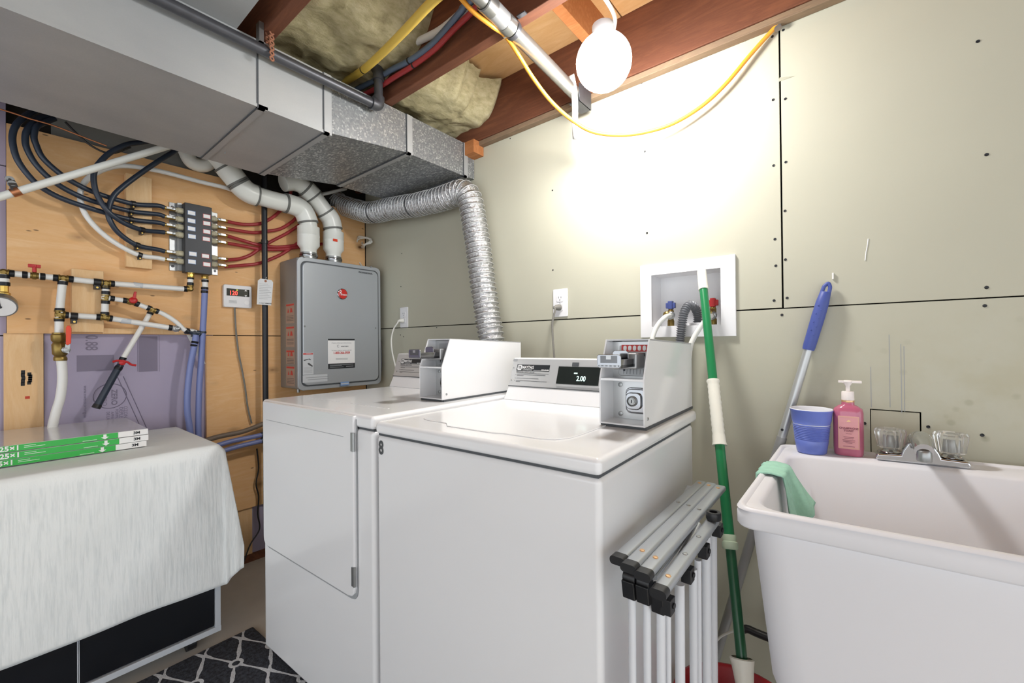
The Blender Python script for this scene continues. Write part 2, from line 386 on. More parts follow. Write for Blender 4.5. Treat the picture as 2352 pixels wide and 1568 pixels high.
# print on the foam: lettering turned to run downwards
def FD(u, v, x=-2.471): p = at_x(u, v, x); return frame((x+.0005, p.y, p.z), (0, 0, -1), (0, 1, 0))
text('0.88', .052, FD(209, 787), m_foam_ink, wl, .0006, xs=.72)
text('www.owenscorning.ca', .016, FD(196, 922), m_foam_ink, wl, xs=.9)
text('ZERO', .026, FD(262, 912), m_foam_ink, wl, .0006); text('ZÉRO', .020, FD(240, 918), m_foam_ink, wl)
for i, (sx, sv) in enumerate((('OZONE', 948), ('DEPLETION', 958), ('FORMULA', 955), ('APPAUVRISSEMENT', 975), ('DE LA COUCHE', 970))):
    text(sx, .017 if i < 2 else .013, FD(288-10*i, sv), m_foam_ink, wl)
ring = MB(); c = at_x(253, 909, -2.4705); ring.tube([c+V((0, .052*math.cos(a), .052*math.sin(a))) for a in [i*math.pi/16 for i in range(33)]], .0016, 4, False)
part('print', ring, m_foam_ink, wl)
F0 = frame((-2.4708, 0, 0), (0, 1, 0), (0, 0, 1)); g = MB()
def frect(u0, v0, u1, v1): a = at_x(u0, v0, -2.471); b = at_x(u1, v1, -2.471); g.rect(F0, (a.y+b.y)/2, (a.z+b.z)/2, abs(b.y-a.y), abs(a.z-b.z), .0004)
frect(318, 772, 362, 852); frect(176, 816, 262, 850)
for u in (315, 365): frect(u, 770, u+1.5, 853)
for u0, v0, u1, v1 in ((270, 866, 325, 985), (283, 864, 338, 985)):
    a, b = at_x(u0, v0, -2.4705), at_x(u1, v1, -2.4705); g.tube([a, b], .0016, 4)
part('print', g, m_foam_ink, wl)
g = MB()
for u, v0, v1 in ((54, 850, 885), (68, 855, 880)):
    for j in range(5):
        a = at_x(u+random.uniform(-2, 2), v0+(v1-v0)*j/5, -2.462); g.box(-2.4622, -2.4615, a.y-.005, a.y+.005, a.z-.013, a.z)
part('marker_scrawl', g, m_wood_tag, wl)
a = at_x(63, 912, -2.462); part('marker_scrawl', MB().box(-2.4622, -2.4615, a.y-.006, a.y+.006, a.z-.006, a.z+.004), m_redmark, wl)
# ceiling: joists, subfloor, batts
ce = struct('ceiling', MB().box(-2.62, 3.2, -3.2, 1.72, SZ+.019, SZ+.06), m_cavity)
for i in range(3): part('subfloor_panel', MB().box(-2.62+1.95*i, -.675+1.95*i, -3.2, 1.68, SZ, SZ+.018), m_sub, ce)
for y0, y1 in ((1.492, 1.53), (1.012, 1.05), (.544, .582), (.085, .123), (-.375, -.337), (-.835, -.797)):
    part('joist', MB().box(-2.6, 3.2, y0, y1, JZ, SZ), m_joist, ce, bev=.003)
part('blocking', MB().box(-.76, -.722, 1.05, 1.492, JZ+.10, SZ), m_joist_edge, ce, bev=.002)
part('blocking', MB().box(-1.50, -1.41, 1.46, 1.53, 2.035, 2.098), m_joist_edge, ce, bev=.002)
part('furring_strip', MB().box(-1.42, 3.2, 1.497, 1.529, 2.078, 2.099), m_oldgrey, ce, bev=.002)
part('blocking', MB().box(-.66, -.45, 1.05, 1.14, JZ+.13, JZ+.17), m_joist_edge, ce, bev=.002)
from mathutils import noise as NZ
def batt(x0, x1, y0, y1, z0, z1, sd):
    def fn(i, j):
        x = x0+(x1-x0)*i; y = y0+(y1-y0)*j
        e = 1-max(0, (i-.86)/.14)**2*.9
        k = NZ.noise(V((x*9+sd, y*9, 1)))*.022+NZ.noise(V((x*28+sd, y*28, 4)))*.010
        xx = x+(NZ.noise(V((y*14, sd, 2)))*.05+NZ.noise(V((y*40, sd, 7)))*.02 if i > .6 else 0)*i
        return V((xx, y, z1-(z1-z0)*e+k))
    mb = MB().grid(fn, 60, 30)
    mb.box(x0, x1-.05, y0+.01, y1-.01, z1-.02, z1)
    return part('insulation_batt', mb, m_batt, ce, sharp=0)
batt(-2.3, -1.16, .583, 1.011, 2.19, 2.33, 3); batt(-2.2, -1.27, 1.051, 1.491, 2.165, 2.33, 8)

# ================================================================ duct work
DX0, DX1 = -2.045, -1.473
d = thing('air_duct', 'large galvanised rectangular air duct running under the joists to the wall', 'duct', (-1.76, .6, 1.88))
def seg(y0, y1, z0, z1, m, grow=0):
    t = 2.095; mb = MB()
    mb.add([(DX0-grow, y0, z0-grow), (DX1+grow, y0, z0-grow), (DX1+grow, y0, t), (DX0-grow, y0, t), (DX0-grow, y1, z1-grow), (DX1+grow, y1, z1-grow), (DX1+grow, y1, t), (DX0-grow, y1, t)],
           [(3, 2, 1, 0), (4, 5, 6, 7), (0, 1, 5, 4), (1, 2, 6, 5), (2, 3, 7, 6), (3, 0, 4, 7)]); return mb
part('duct_section', seg(-1.6, .541, 1.88, 1.88, m_galv), m_galv, d, sharp=20)
part('duct_section', seg(.543, .757, 1.88, 1.88, m_galv), m_galv, d, sharp=20)
part('duct_section', seg(.759, 1.118, 1.883, 1.932, m_spangle, -.001), m_spangle, d, sharp=20, label='dull spangled section stepping upward')
part('duct_section', seg(1.120, 1.452, 1.931, 1.934, m_spangle, 0), m_spangle, d, sharp=20)
part('duct_section', seg(1.454, 1.528, 1.936, 1.938, m_spangle, -.001), m_spangle, d, sharp=20)
for y, z in ((.543, 1.88), (.758, 1.881), (1.119, 1.932), (1.453, 1.935)):
    part('drive_cleat', MB().box(DX1-.01, DX1+.003, y, y+.028, z-.004, 2.095).box(DX0, DX1+.003, y, y+.02, z-.004, z+.004), m_galv, d)
    part('duct_joint', MB().box(DX1-.01, DX1+.0036, y-.003, y+.0005, z-.0035, 2.095).box(DX0, DX1+.002, y-.003, y, z-.0045, z), m_gasket, d)
part('hem_edge', MB().box(DX1-.002, DX1+.003, -1.6, .757, 1.878, 1.888), m_galv, d)
p = at_z(517, 350, 1.879); part('screw', MB().lathe([(.003, 0), (.002, .007)], (p.x, p.y, 1.88), (0, 0, -1), 8), m_zinc, d)
p = MB(); p.box(-2.2, -1.30, -1.5, .484, 2.0955, 2.0985)
rp = solo('return_air_panel', p, m_galv, 'flat galvanised metal sheet closing the joist bay above the grey pipe', 'metal panel')

# foil dryer hose
HP = [(1130, 790, 1.45), (1122, 740, 1.45), (1110, 660, 1.45), (1100, 580, 1.45), (1089, 510, 1.45), (1078, 455, 1.445), (1058, 442, 1.44), (1020, 455, 1.43),
      (960, 470, 1.42), (900, 479, 1.41), (850, 488, 1.40), (808, 478, 1.39)]
HP = [at_y(*q) for q in HP]; HP += [HP[-1]+V((-.12, -.01, .05)), HP[-1]+V((-.2, -.01, .12))]
h = thing('dryer_vent_hose', 'crinkled silver foil hose rising behind the dryer and bending left', 'hose', (HP[0].x, HP[0].y, 1.0))
HP = [HP[0]+V((.02, 0, -.25))]+HP
path = spline(HP, 22); Lh = sum((b-a).length for a, b in zip(path, path[1:]))
def hr(t): s = (t*Lh/.0235) % 1; return .0520+.0072*(1-abs(2*s-1)**.7)
hp = [V(a) for a in path]
# resample so that each rib has four rings
acc = [0]
for a, b in zip(hp, hp[1:]): acc.append(acc[-1]+(b-a).length)
N = int(Lh/.0235*8); rs = []; j = 0
for i in range(N+1):
    s = Lh*i/N
    while j < len(acc)-2 and acc[j+1] < s: j += 1
    rs.append(hp[j].lerp(hp[j+1], (s-acc[j])/max(1e-9, acc[j+1]-acc[j])))
hm = MB().tube(rs, hr, 48)
for i in range(len(hm.v)):
    q = hm.v[i]; c_ = rs[min(i//48, len(rs)-1)]; hm.v[i] = c_+(q-c_)*(1+.055*NZ.noise(q*55)+.05*NZ.noise(q*130))
part('hose', hm, m_foil, h, sharp=0)
wr_ = MB(); k_ = 0
while (k_+.5)*.0235 < Lh:
    i0 = min(N-1, int((k_+.5)*8)); k_ += 1; i0 = min(max(i0, 1), N-1); dd = (rs[i0+1]-rs[i0-1]).normalized(); xx, yy = basis(dd)
    wr_.tube([rs[i0]+(xx*math.cos(a)+yy*math.sin(a))*(.0600+.0008*math.sin(3*a+k_)) for a in [j*2*math.pi/24 for j in range(25)]], .0016, 4, False)
part('wire_coil', wr_, m_wire, h, sharp=0)
for i0 in (int(N*.63), int(N*.785)):
    a, b = rs[i0-1], rs[i0+1]; dd = (b-a).normalized()
    part('hose_tie', MB().lathe([(.0595, -.003), (.0605, 0), (.0595, .003)], (a+b)/2, dd, 26, False, False), m_steel_dark, h)

# ================================================================ pipes below the ceiling
GP = thing('gas_pipe', 'dark grey steel pipe along the duct top with a rising elbow', 'pipe', (-1.435, .3, 2.03))
part('pipe', MB().tube([(-1.435, -1.4, 2.045), (-1.435, .935, 2.045)], .0165, 16), m_steel_dark, GP)
part('elbow', MB().tube([(-1.435, .925, 2.045), (-1.435, .947, 2.047), (-1.435, .957, 2.058), (-1.435, .958, 2.08)], .0225, 16, k=4), m_steel_dark, GP)
part('riser', MB().cyl(V((-1.435, .958, 2.07)), V((-1.435, .958, 2.16)), .0165), m_steel_dark, GP)
part('elbow', MB().tube([(-1.435, .958, 2.145), (-1.435, .958, 2.18), (-1.445, .94, 2.205), (-1.47, .93, 2.21)], .022, 16, k=4), m_steel_dark, GP)
hs = MB(); a = V((-1.412, .556, 2.135))
for i in range(9):
    q = V((-1.414, .562, 2.150-.0165*i)); hs.lathe([(.0085, -.001), (.0085, .001), (.0035, .001), (.0035, -.001), (.0085, -.001)], q, (1, .25, 0), 12, False, False)
for i in range(4):
    q = V((-1.428, .556, 2.115-.0165*i)); hs.lathe([(.0085, -.001), (.0085, .001), (.0035, .001), (.0035, -.001), (.0085, -.001)], q, (1, .3, 0), 12, False, False)
solo('perforated_strap', hs, m_rust, 'rusty perforated hanger strap looped over the dark grey pipe', 'strap')
for q in (V((-1.40, .568, 2.168)), V((-1.39, .562, 2.178))):
    pass
sp = MB().box(-1.45, -1.425, .53, .543, 2.06, 2.125).box(-1.45, -1.425, .53, .575, 2.06, 2.064)
solo('duct_bracket', sp, m_zinc, 'small zinc bracket on the duct edge beside the rusty strap', 'bracket')

# yellow gas tube, grey-blue, white and red tubing along the joist
def jz(u, v, y): return at_y(u, v, y)
yp = [at_y(u, v, y) for u, v, y in ((1030, -28, .80), (985, 12, .82), (930, 70, .85), (880, 120, .88), (835, 160, .90), (790, 190, .93), (740, 222, .96))]
yg = thing('yellow_gas_tube', 'yellow coated gas tube passing below the insulation batt', 'pipe', yp[-1])
part('tube', MB().tube(yp, .0135, 12, k=6), m_yellow, yg)
part('cable_tie', MB().lathe([(.0145, -.003), (.015, 0), (.0145, .003)], yp[4], yp[5]-yp[3], 14, False, False), m_black, yg)
for name, lab, m, pts, r in (
    ('grey_blue_water_line', 'slate blue water line strapped along the dark joist', m_blue_pex, ((1085, 0), (1060, 25), (1020, 72), (985, 108), (940, 140), (900, 160), (860, 185), (800, 215)), .0105),
    ('red_water_line', 'dark red water line strapped along the dark joist', m_red_hose, ((1115, 0), (1082, 30), (1040, 70), (1000, 112), (950, 150), (905, 178), (870, 200), (820, 225)), .0095),
    ('white_water_line', 'off-white water line strapped to the joist behind the slate blue line', m_pex, ((1105, -10), (1065, 25), (1010, 70), (940, 105), (900, 130), (865, 150), (820, 175)), .0125)):
    yy = {'red': .985, 'whi': .995}.get(name[:3], .975)
    P = [at_y(u, v, yy) for u, v in pts]; P = [V((2.2, yy, P[0].z+.03))]+[V((P[0].x+.5, yy, P[0].z+.03))]+P
    k = thing(name, lab, 'pipe', P[-1], 'water lines along the joist')
    part('tube', MB().tube(P, r, 12, k=6), m, k)
    i = 6 if name[0] != 'w' else 5
    part('cable_tie', MB().lathe([(r+.001, -.004), (r+.002, 0), (r+.001, .004)], P[i], P[i+1]-P[i-1], 14, False, False), m_black, k)

# galvanised pipe with couplings
ex, ez = -.80, 2.068
EM = thing('galvanised_pipe', 'shiny galvanised pipe hung below the joists near the globe lamp', 'pipe', (ex, 1.0, 2.04))
ea, eb = at_z(1110, 0, ez), at_z(1338, 232, ez); ed = (eb-ea).normalized()
def ept(t): return ea+ed*t
Le = (eb-ea).length
part('pipe', MB().cyl(ea-ed*1.6, eb, .023, 20), m_emt, EM)
def tt(u, v): p = at_z(u, v, ez); return (p-ea).dot(ed)
for a, b in (((1108, 2), (1127, 25)), ((1150, 50), (1168, 68))):
    part('coupling', MB().lathe([(.0245, 0), (.0275, .003), (.0275, tt(*b)-tt(*a)-.003), (.0245, tt(*b)-tt(*a))], ept(tt(*a)), ed, 20, False, False), m_emt, EM)
part('coupling', MB().lathe([(.0265, -.03), (.0265, .03)], ept(tt(1140, 38)), ed, 20, False, False), m_cast, EM)
q = ept(tt(1172, 72))
part('pipe_strap', MB().lathe([(.0275, -.008), (.0285, 0), (.0275, .008)], q, ed, 20, False, False).box(q.x+.02, q.x+.05, q.y-.007, q.y+.007, 2.095, 2.0985), m_steel_dark, EM)
solo('angle_bracket', MB().box(-.845, -.80, 1.40, 1.488, 2.028, 2.032).box(-.803, -.799, 1.40, 1.488, 2.028, 2.096), m_steel_dark, 'dark steel angle bracket at the end of the galvanised pipe', 'bracket')
p0, p1 = at_y(1311, 185, 1.36), at_y(1309, 322, 1.40)
tp = MB().grid(lambda i, j: V((p0.x-.012+.026*j+.006*math.sin(i*5), p0.y+.04*i, p0.z+.02-(p0.z-p1.z+.02)*i-.01*j*i)), 14, 3)
tpo = solo('tape_strip', tp, m_tape, 'white tape strip dangling from the end of the galvanised pipe', 'tape')
mo = tpo.modifiers.new('th', 'SOLIDIFY'); mo.thickness = .0008

# yellow cable from the pipe to the wall
YC = [(1040, -25, .80, 0), (1085, 25, .86, 0), (1130, 60, .93, 0), (1160, 82, 1.0, 0), (1190, 125, 1.06, 0), (1225, 180, 1.15, 0), (1265, 232, 1.24, 0), (1310, 273, 1.33, 0),
      (1360, 302, 1.40, 0), (1420, 310, 1.44, 0), (1480, 304, 1.47, 0), (1545, 284, 1.49, 0), (1610, 245, 1.50, 0), (1665, 195, 1.505, 0), (1720, 130, 1.51, 0), (1760, 85, 1.515, 0), (1786, 57, 1.517, 0)]
YP = [at_y(u, v, y) for u, v, y, _ in YC]
yc = thing('yellow_cable', 'yellow cable swagged from the galvanised pipe across the pale wall', 'cable', YP[9])
part('cable', MB().tube(YP, .0066, 10, k=6), m_ycable, yc)
part('cable_tie', MB().lathe([(.007, -.002), (.007, .002)], YP[3], YP[4]-YP[2], 12), m_wcable, yc)
p = at_y(1787, 45, 1.515); mb = MB().box(p.x-.008, p.x+.008, 1.512, 1.515, p.z-.028, p.z+.028)
mb.lathe([(.010, -.001), (.010, .001)], (p.x, 1.511, p.z-.028), (0, 1, 0), 12)
hk = thing('cable_hanger', 'zinc hanger plate on the joist holding the yellow cable end', 'bracket', (p.x, 1.51, p.z-.03))
part('plate', mb, m_zinc, hk)
for dz in (.016, -.002): part('screw', MB().lathe([(.004, 0), (.002, .002)], (p.x, 1.512, p.z+dz), (0, -1, 0), 8), m_steel_dark, hk)

# the globe lamp
lm = thing('globe_lamp', 'glowing white globe lamp under the joists above the pale wall', 'lamp', (LAMP.x, LAMP.y, 2.08))
part('globe', MB().lathe([(.084*math.sin(a), -.084*math.cos(a)) for a in [math.pi*i/18 for i in range(1, 17)]], LAMP, (0, 0, 1), 32), m_lamp, lm, sharp=0)
part('lamp_holder', MB().lathe([(.02, .078), (.03, .086), (.034, .10), (.034, .112)], LAMP, (0, 0, 1), 24), m_plast, lm)
cp = [V((LAMP.x+.01, LAMP.y+.05, 2.10)), V((LAMP.x+.05, LAMP.y-.03, 2.09)), V((LAMP.x+.05, LAMP.y-.15, 2.10)), V((LAMP.x+.03, LAMP.y-.3, 2.095))]
part('cord', MB().tube(cp, .006, 8, k=6), m_wcable, lm)

# ================================================================ washer and dryer (both turned 2 degrees off the walls)
TH = R(2.06); MF = Mx.Translation((-.3552, .6796, 0)) @ Mx.Rotation(TH, 4, 'Z')
def ml(x, y, z): return MF @ V((x, y, z))
def mfr(x, y, z, yax=(0, 0, 1)):           # frame on a machine face looking at -y
    return MF @ frame((x, y, z), (1, 0, 0), yax)
def coin_box(root, x0, x1, y0, y1, zb, price):
    prof = [(y0, zb), (y0, zb+.111), (y0+.04, zb+.206), (y1, zb+.194), (y1, zb)]
    T_ = .0035; sh = MB(MF)
    for xa in (x0, x1-T_): sh.prism([(xa, a, b) for a, b in prof], (T_, 0, 0))
    sh.prism([(x0, y0+.04, zb+.206), (x0, y0+.043, zb+.2025), (x0, y1, zb+.190), (x0, y1, zb+.194)], (x1-x0, 0, 0)); i0, i1 = x0+T_*.9, x1-T_*.9
    sh.box(i0, i1, y0+.0005, y1-.001, zb+.0003, zb+.004).box(i0, i1, y1-.004, y1-.0006, zb, zb+.19)
    sh.prism([(i0, y0+.001, zb+.111), (i0, y0+.001, zb+.106), (i0, y0+.09, zb+.104), (i0, y0+.09, zb+.108)], (i1-i0, 0, 0))
    cb = part('coin_box', sh, m_enamel, root, label='boxy white coin meter housing')
    yb = y0+.062; iw = x1-x0-2*T_; cx = (x0+x1)/2
    part('back_plate', MB(MF).box(x0+T_, x1-T_, yb+.012, yb+.016, zb+.004, zb+.20), m_steelp, cb)
    pl = MB(MF); F = frame((cx+.008, yb+.012, zb+.157), (1, 0, 0), (0, .12, 1))
    pl.plate(F, rrect(iw-.022, .088, .008), .004); part('meter_plate', pl, m_cast, cb, bev=.001)
    F2 = MF @ F @ Mx.Translation((0, 0, .0045))
    if price:
        part('price_strip', MB().rect(F2, .001, .026, iw-.032, .017, .0008), m_label_r, cb)
        for i in range(5):
            Fd = F2 @ Mx.Translation((-.026+.0125*i, .026, .0012))
            part('coin_disc', MB().plate(Fd, rrect(.0085, .013, .0042), .0008), m_label_w, cb)
        part('price_strip', MB().rect(F2, .036, .02, .008, .03, .0006), m_label_w, cb)
    pins = MB()
    for i in range(5): pins.rect(F2, -.026+.0125*i, .010, .003, .008, .003)
    part('slot_pins', pins, m_gasket, cb)
    fins = MB()
    for i in range(8): fins.rect(F2, -.03+.0085*i, -.033, .004, .012, .0015)
    part('fins', fins, m_cast, cb)
    for sx in (-.027, .03): part('screw', MB().lathe([(.003, 0), (.002, .0015)], F2 @ V((sx, -.03, .001)), F2.to_3x3() @ V((0, 0, 1)), 8), m_steel_dark, cb)
    hd = MB(MF); zc = zb+.152
    hd.prism([(cx-.030, yb+.010, zc-.02), (cx+.032, yb+.010, zc-.018), (cx+.032, yb+.010, zc+.02), (cx-.030, yb+.010, zc+.02)], (0, -.055, 0))
    part('slide_guide', hd, m_cast, cb, bev=.004)
    cs = MB(MF); ys = yb-.045
    cs.box(cx-.026, cx+.028, ys-.085, ys, zc-.012, zc-.004).box(cx-.026, cx-.022, ys-.085, ys, zc-.012, zc+.008).box(cx+.024, cx+.028, ys-.085, ys, zc-.012, zc+.008)
    F3 = frame((cx+.001, ys-.085, zc+.004), (1, 0, 0), (0, 0, 1))
    cs.plate(F3, rrect(.058, .030, .006), .003); cs.plate(frame((cx+.001, ys-.02, zc+.012), (1, 0, 0), (0, 0, 1)), rrect(.040, .03, .008), .0025)
    for i in range(5): cs.box(cx-.020+.009*i, cx-.016+.009*i, ys-.083, ys, zc-.004, zc-.001)
    part('coin_slide', cs, m_chrome, cb, bev=.0012, label='chrome push-in coin slide')
    Ff = MF @ F3 @ Mx.Translation((0, 0, .0032)); ins = MB()
    ins.rect(Ff, 0, .004, .040, .016, .0005).rect(Ff, 0, -.0105, .050, .003, .0005); part('slide_inset', ins, m_cast_d, cb)
    tr = MB(); tr.rect(Ff, 0, .008, .012, .008, .0009)
    for i in range(5): tr.rect(Ff, -.020+.010*i, -.0105, .004, .002, .001)
    part('slide_trim', tr, m_steelp, cb)
    # vault door and lock
    Fv = MF @ frame((cx+.006, yb+.012, zb+.052), (1, 0, 0), (0, 0, 1))
    vd = MB(); vd.plate(Fv, rrect(iw-.014, .094, .004), .002); part('vault_plate', vd, m_steelp, cb)
    dr = MB()
    for wdt, z0, z1, rr in ((.062, .002, .007, .014), (.056, .007, .013, .014), (.040, .013, .020, .012)):
        dr.plate(Fv @ Mx.Translation((.008 if wdt > .045 else .002, 0, z0)), rrect(wdt, wdt*1.05, rr, 5), z1-z0)
    part('vault_door', dr, m_chrome, cb, bev=.003, label='chrome vault door with rounded corners')
    c0 = Fv @ V((.0, 0, .02)); ax = Fv.to_3x3() @ V((0, 0, 1))
    part('lock_cylinder', MB().lathe([(.013, 0), (.013, .004), (.010, .006), (.009, .003), (.007, .003), (.007, .005)], c0, ax, 20, True, True), m_zinc, cb)
    part('keyhole', MB().rect(Fv @ Mx.Translation((0, 0, .0252)), 0, 0, .0025, .008, .0006), m_gasket, cb)
    for sx, sy in ((-.038, .038), (-.038, -.036)): part('rivet', MB().lathe([(.006, 0), (.006, .002), (.003, .003)], Fv @ V((sx, sy, .002)), ax, 12), m_zinc, cb)
    part('screw', MB().lathe([(.004, 0), (.003, .002)], ml(x1, y0+.02, zb+.018), MF.to_3x3() @ V((1, 0, 0)), 10), m_zinc, cb)
    part('gasket', MB(MF).box(x0, x1+.002, y0+.006, y1, zb-.007, zb), m_gasket, cb)
    return cb
def legs(root, x0, x1, y0, y1, z):
    for x in (x0+.04, x1-.04):
        for y in (y0+.05, y1-.05): part('leg', MB().lathe([(.02, 0), (.018, .008), (.008, .01), (.008, z)], ml(x, y, 0), (0, 0, 1), 12), m_zinc, root)
def badge(root, F, w, kind):            # F: frame on the slanted control panel, origin at its left lower corner
    part('name_strip', MB().rect(F, .024+.072, .071, .144, .024, .0006), m_label_k, root)
    lg = MB(); Fl = F @ Mx.Translation((.037, .071, .0007)); lg.plate(Fl, rrect(.019, .019, .004), .0005)
    part('logo', lg, m_label_w, root)
    mk = MB()
    for i in range(3): mk.plate(F @ Mx.Translation((.037, .071, .0013)), [(-.0065+.0047*i, .006), (-.0035+.0047*i, .006), (-.0018+.0047*i, -.006), (-.0035+.0047*i, -.006)], .0003)
    part('logo', mk, m_label_k, root)
    Ft = F @ Mx.Translation((0, 0, .0007))
    text('MAYTAG', .0165, Ft @ Mx.Translation((.075, .0715, 0)), m_label_w, root, .0002, xs=.78)
    text('COMMERCIAL', .0045, Ft @ Mx.Translation((.074, .0625, 0)), m_label_w, root, xs=1.5)
    text(kind, .0062, Ft @ Mx.Translation((.151, .063, 0)), m_label_w, root, .0002, xs=1.3)
    part('rule', MB().rect(Ft, .118, .0618, .034, .0008, .0004), m_label_w, root)
    text('PERSONAL SAFETY RULES', .0062, F @ Mx.Translation((.066, .054, 0)), m_ink, root, xs=1.15)
    rows = [(.026, .168, .0495, .0009)]
    for i, y in enumerate((.044, .040, .0305, .021, .017)):
        rows.append((.031, .031+(.125, .03, .098, .135, .02)[i], y, .0014))
        if i in (0, 2, 3): rows.append((.024, .0265, y, .002))
    part('rules_print', lines(F, rows), m_ink, root)
    for y in (.070, .022):
        part('screw', MB().lathe([(.0035, 0), (.002, .002)], F @ V((.010, y, 0)), F.to_3x3() @ V((0, 0, 1)), 10), m_zinc, root)

ws = thing('washing_machine', 'white coin washer marked 8 standing in front', 'washer', ml(-.325, .31, 0))
part('body', MB(MF).box(-.65, 0, 0, .62, .03, .8785), m_enamel, ws, bev=.012, seg=4)
part('top', MB(MF).box(-.652, .002, -.004, .66, .882, .914), m_enamel_top, ws, bev=.011, seg=4)
part('seam', MB(MF).box(-.645, -.005, .004, .615, .877, .883), m_gasket, ws)
legs(ws, -.65, 0, 0, .62, .03)
out = [(-.585, .13), (-.57, .095), (-.545, .085), (-.47, .083), (-.455, .07), (-.44, .056), (-.29, .058), (-.27, .066), (-.17, .068), (-.14, .08), (-.122, .11), (-.118, .16), (-.118, .50), (-.585, .50)]
part('lid', MB(MF).prism([(a, b, .9135) for a, b in out], (0, 0, .003)), m_enamel_top, ws, bev=.0022, seg=3)
bp = [(.545, .914), (.577, .962), (.614, 1.064), (.64, 1.066), (.66, 1.05), (.66, .914)]
part('backsplash', MB(MF).prism([(-.645, a, b) for a, b in bp], (.515, 0, 0)), m_enamel, ws, bev=.003)
sl = V((0, .037, .102)).normalized()
FP = MF @ frame((-.645, .577, .962), (1, 0, 0), sl)
part('control_panel', MB().rect(FP, .2575, .053, .512, .104, .002), m_panel, ws)
part('trim_strip', MB().rect(FP, .2575, -.0005, .515, .003, .0028), m_ink, ws)
F1 = FP @ Mx.Translation((0, 0, .0022)); badge(ws, F1, .515, 'WASHER')
part('corner_label', MB().rect(F1, .010, .100, .019, .009, .0005), m_ink_l, ws)
dsp = part('display', MB().rect(F1, .285, .048, .158, .062, .003), m_black_glass, ws, label='black display window showing a price')
text('2.00', .025, F1 @ Mx.Translation((.300, .037, .0031)), m_vfd, dsp, .0003, xs=.8)
part('indicator', MB().rect(F1 @ Mx.Translation((0, 0, .0031)), .277, .056, .013, .004, .0005), m_vfd, dsp)
part('display_tab', MB().rect(F1, .270, .088, .024, .012, .004), m_gasket, ws)
part('trim_strip', MB().rect(F1, .29, .012, .16, .006, .003), m_panel, ws)
coin_box(ws, -.132, -.019, .277, .69, .921, True)
text('8', .050, mfr(-.629, -.0005, .845), m_ink, ws, .0014, xs=.82)

dr_ = thing('dryer', 'white coin dryer with a hinged front door beside the washer', 'dryer', ml(-1.0, .31, 0))
part('body', MB(MF).box(-1.333, -.666, .001, .66, .03, .884), m_enamel, dr_, bev=.012, seg=4)
part('top', MB(MF).box(-1.335, -.664, -.002, .70, .888, .925), m_enamel_top, dr_, bev=.011, seg=4)
part('seam', MB(MF).box(-1.328, -.670, .006, .655, .883, .889), m_gasket, dr_)
dpoly = [(-1.309, .921), (-1.309, .44), (-1.306, .425), (-1.296, .414), (-1.28, .41), (-.775, .41), (-.756, .414), (-.746, .425), (-.742, .44), (-.742, .921)]
part('door', MB(MF).prism([(a, -.011, b) for a, b in dpoly], (0, .014, 0)), m_enamel, dr_, bev=.004, seg=3)
part('door_gap', MB(MF).prism([(a*1.0-.003 if a < -1 else a+.004, -.0025, b-.010) for a, b in dpoly], (0, .003, 0)), m_ink_l, dr_)
for z0, z1 in ((.822, .874), (.446, .499)):
    hg = part('hinge', MB(MF).box(-.752, -.741, -.0135, -.009, z0, z1).tube([ml(0, 0, 0)*0+V((-.7405, -.011, z0)), V((-.7405, -.011, z1))], .0042, 10), m_zinc, dr_)
part('panel_ridge', MB(MF).prism([(-1.24, .124, .9248), (-.75, .118, .9248), (-.75, .112, .9248), (-1.24, .118, .9248)], (0, 0, .0012)), m_enamel_top, dr_)
part('crease', MB(MF).box(-1.28, -.79, -.0113, -.0105, .857, .8585), m_ink_l, dr_)
legs(dr_, -1.333, -.666, 0, .66, .03)
bp2 = [(.552, .925), (.577, .973), (.608, 1.077), (.64, 1.08), (.68, 1.06), (.68, .925)]
part('backsplash', MB(MF).prism([(-1.332, a, b) for a, b in bp2], (.506, 0, 0)), m_enamel, dr_, bev=.003)
FQ = MF @ frame((-1.332, .577, .973), (1, 0, 0), V((0, .031, .104)))
part('control_panel', MB().rect(FQ, .252, .053, .502, .104, .002), m_panel, dr_)
part('trim_strip', MB().rect(FQ, .252, -.0005, .505, .003, .0028), m_ink, dr_)
badge(dr_, FQ @ Mx.Translation((.012, 0, .0022)), .5, 'DRYER')
coin_box(dr_, -.83, -.717, .305, .757, .932, False)

# ================================================================ water heater and its vents
HX0, HX1, HY0, HY1, HZ0, HZ1 = WX+.001, -2.236, 1.006, 1.492, .886, 1.582
wh = thing('water_heater', 'grey wall-hung tankless water heater with a round red badge', 'water heater', (-2.34, 1.25, HZ0))
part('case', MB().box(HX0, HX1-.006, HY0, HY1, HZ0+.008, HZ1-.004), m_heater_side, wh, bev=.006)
hc = FX((HY0+HY1)/2, (HZ0+HZ1)/2, HX1-.012); hw, hh = HY1-HY0, HZ1-HZ0
part('cover_flange', MB().plate(hc, rrect(hw+.006, hh, .03, 5), .014), m_heater, wh, bev=.003)
part('cover_groove', MB().plate(hc, rrect(hw-.028, hh-.04, .03, 5), .0165), m_gasket, wh)
part('front_cover', MB().plate(hc @ Mx.Translation((0, 0, .010)), rrect(hw-.040, hh-.052, .03, 5), .014), m_heater, wh, bev=.005, seg=3)
HS = HX1+.0125
def hp_(u, v): p = at_x(u, v, HS); return p
for u, v in ((700, 589), (853, 612), (700, 749), (863, 753)):
    p = hp_(u, v); part('screw', MB().lathe([(.005, -.012), (.005, 0), (.003, .002)], p, (1, 0, 0), 10), m_zinc, wh)
p = hp_(786, 675); em = part('badge', MB().lathe([(.030, 0), (.030, .004), (.027, .006)], p, (1, 0, 0), 32), m_chrome, wh)
part('badge_face', MB().lathe([(.0265, .004), (.0265, .0066), (.02, .0072)], p, (1, 0, 0), 32), m_emblem, em)
FE = FX(p.y, p.z, p.x+.0075)
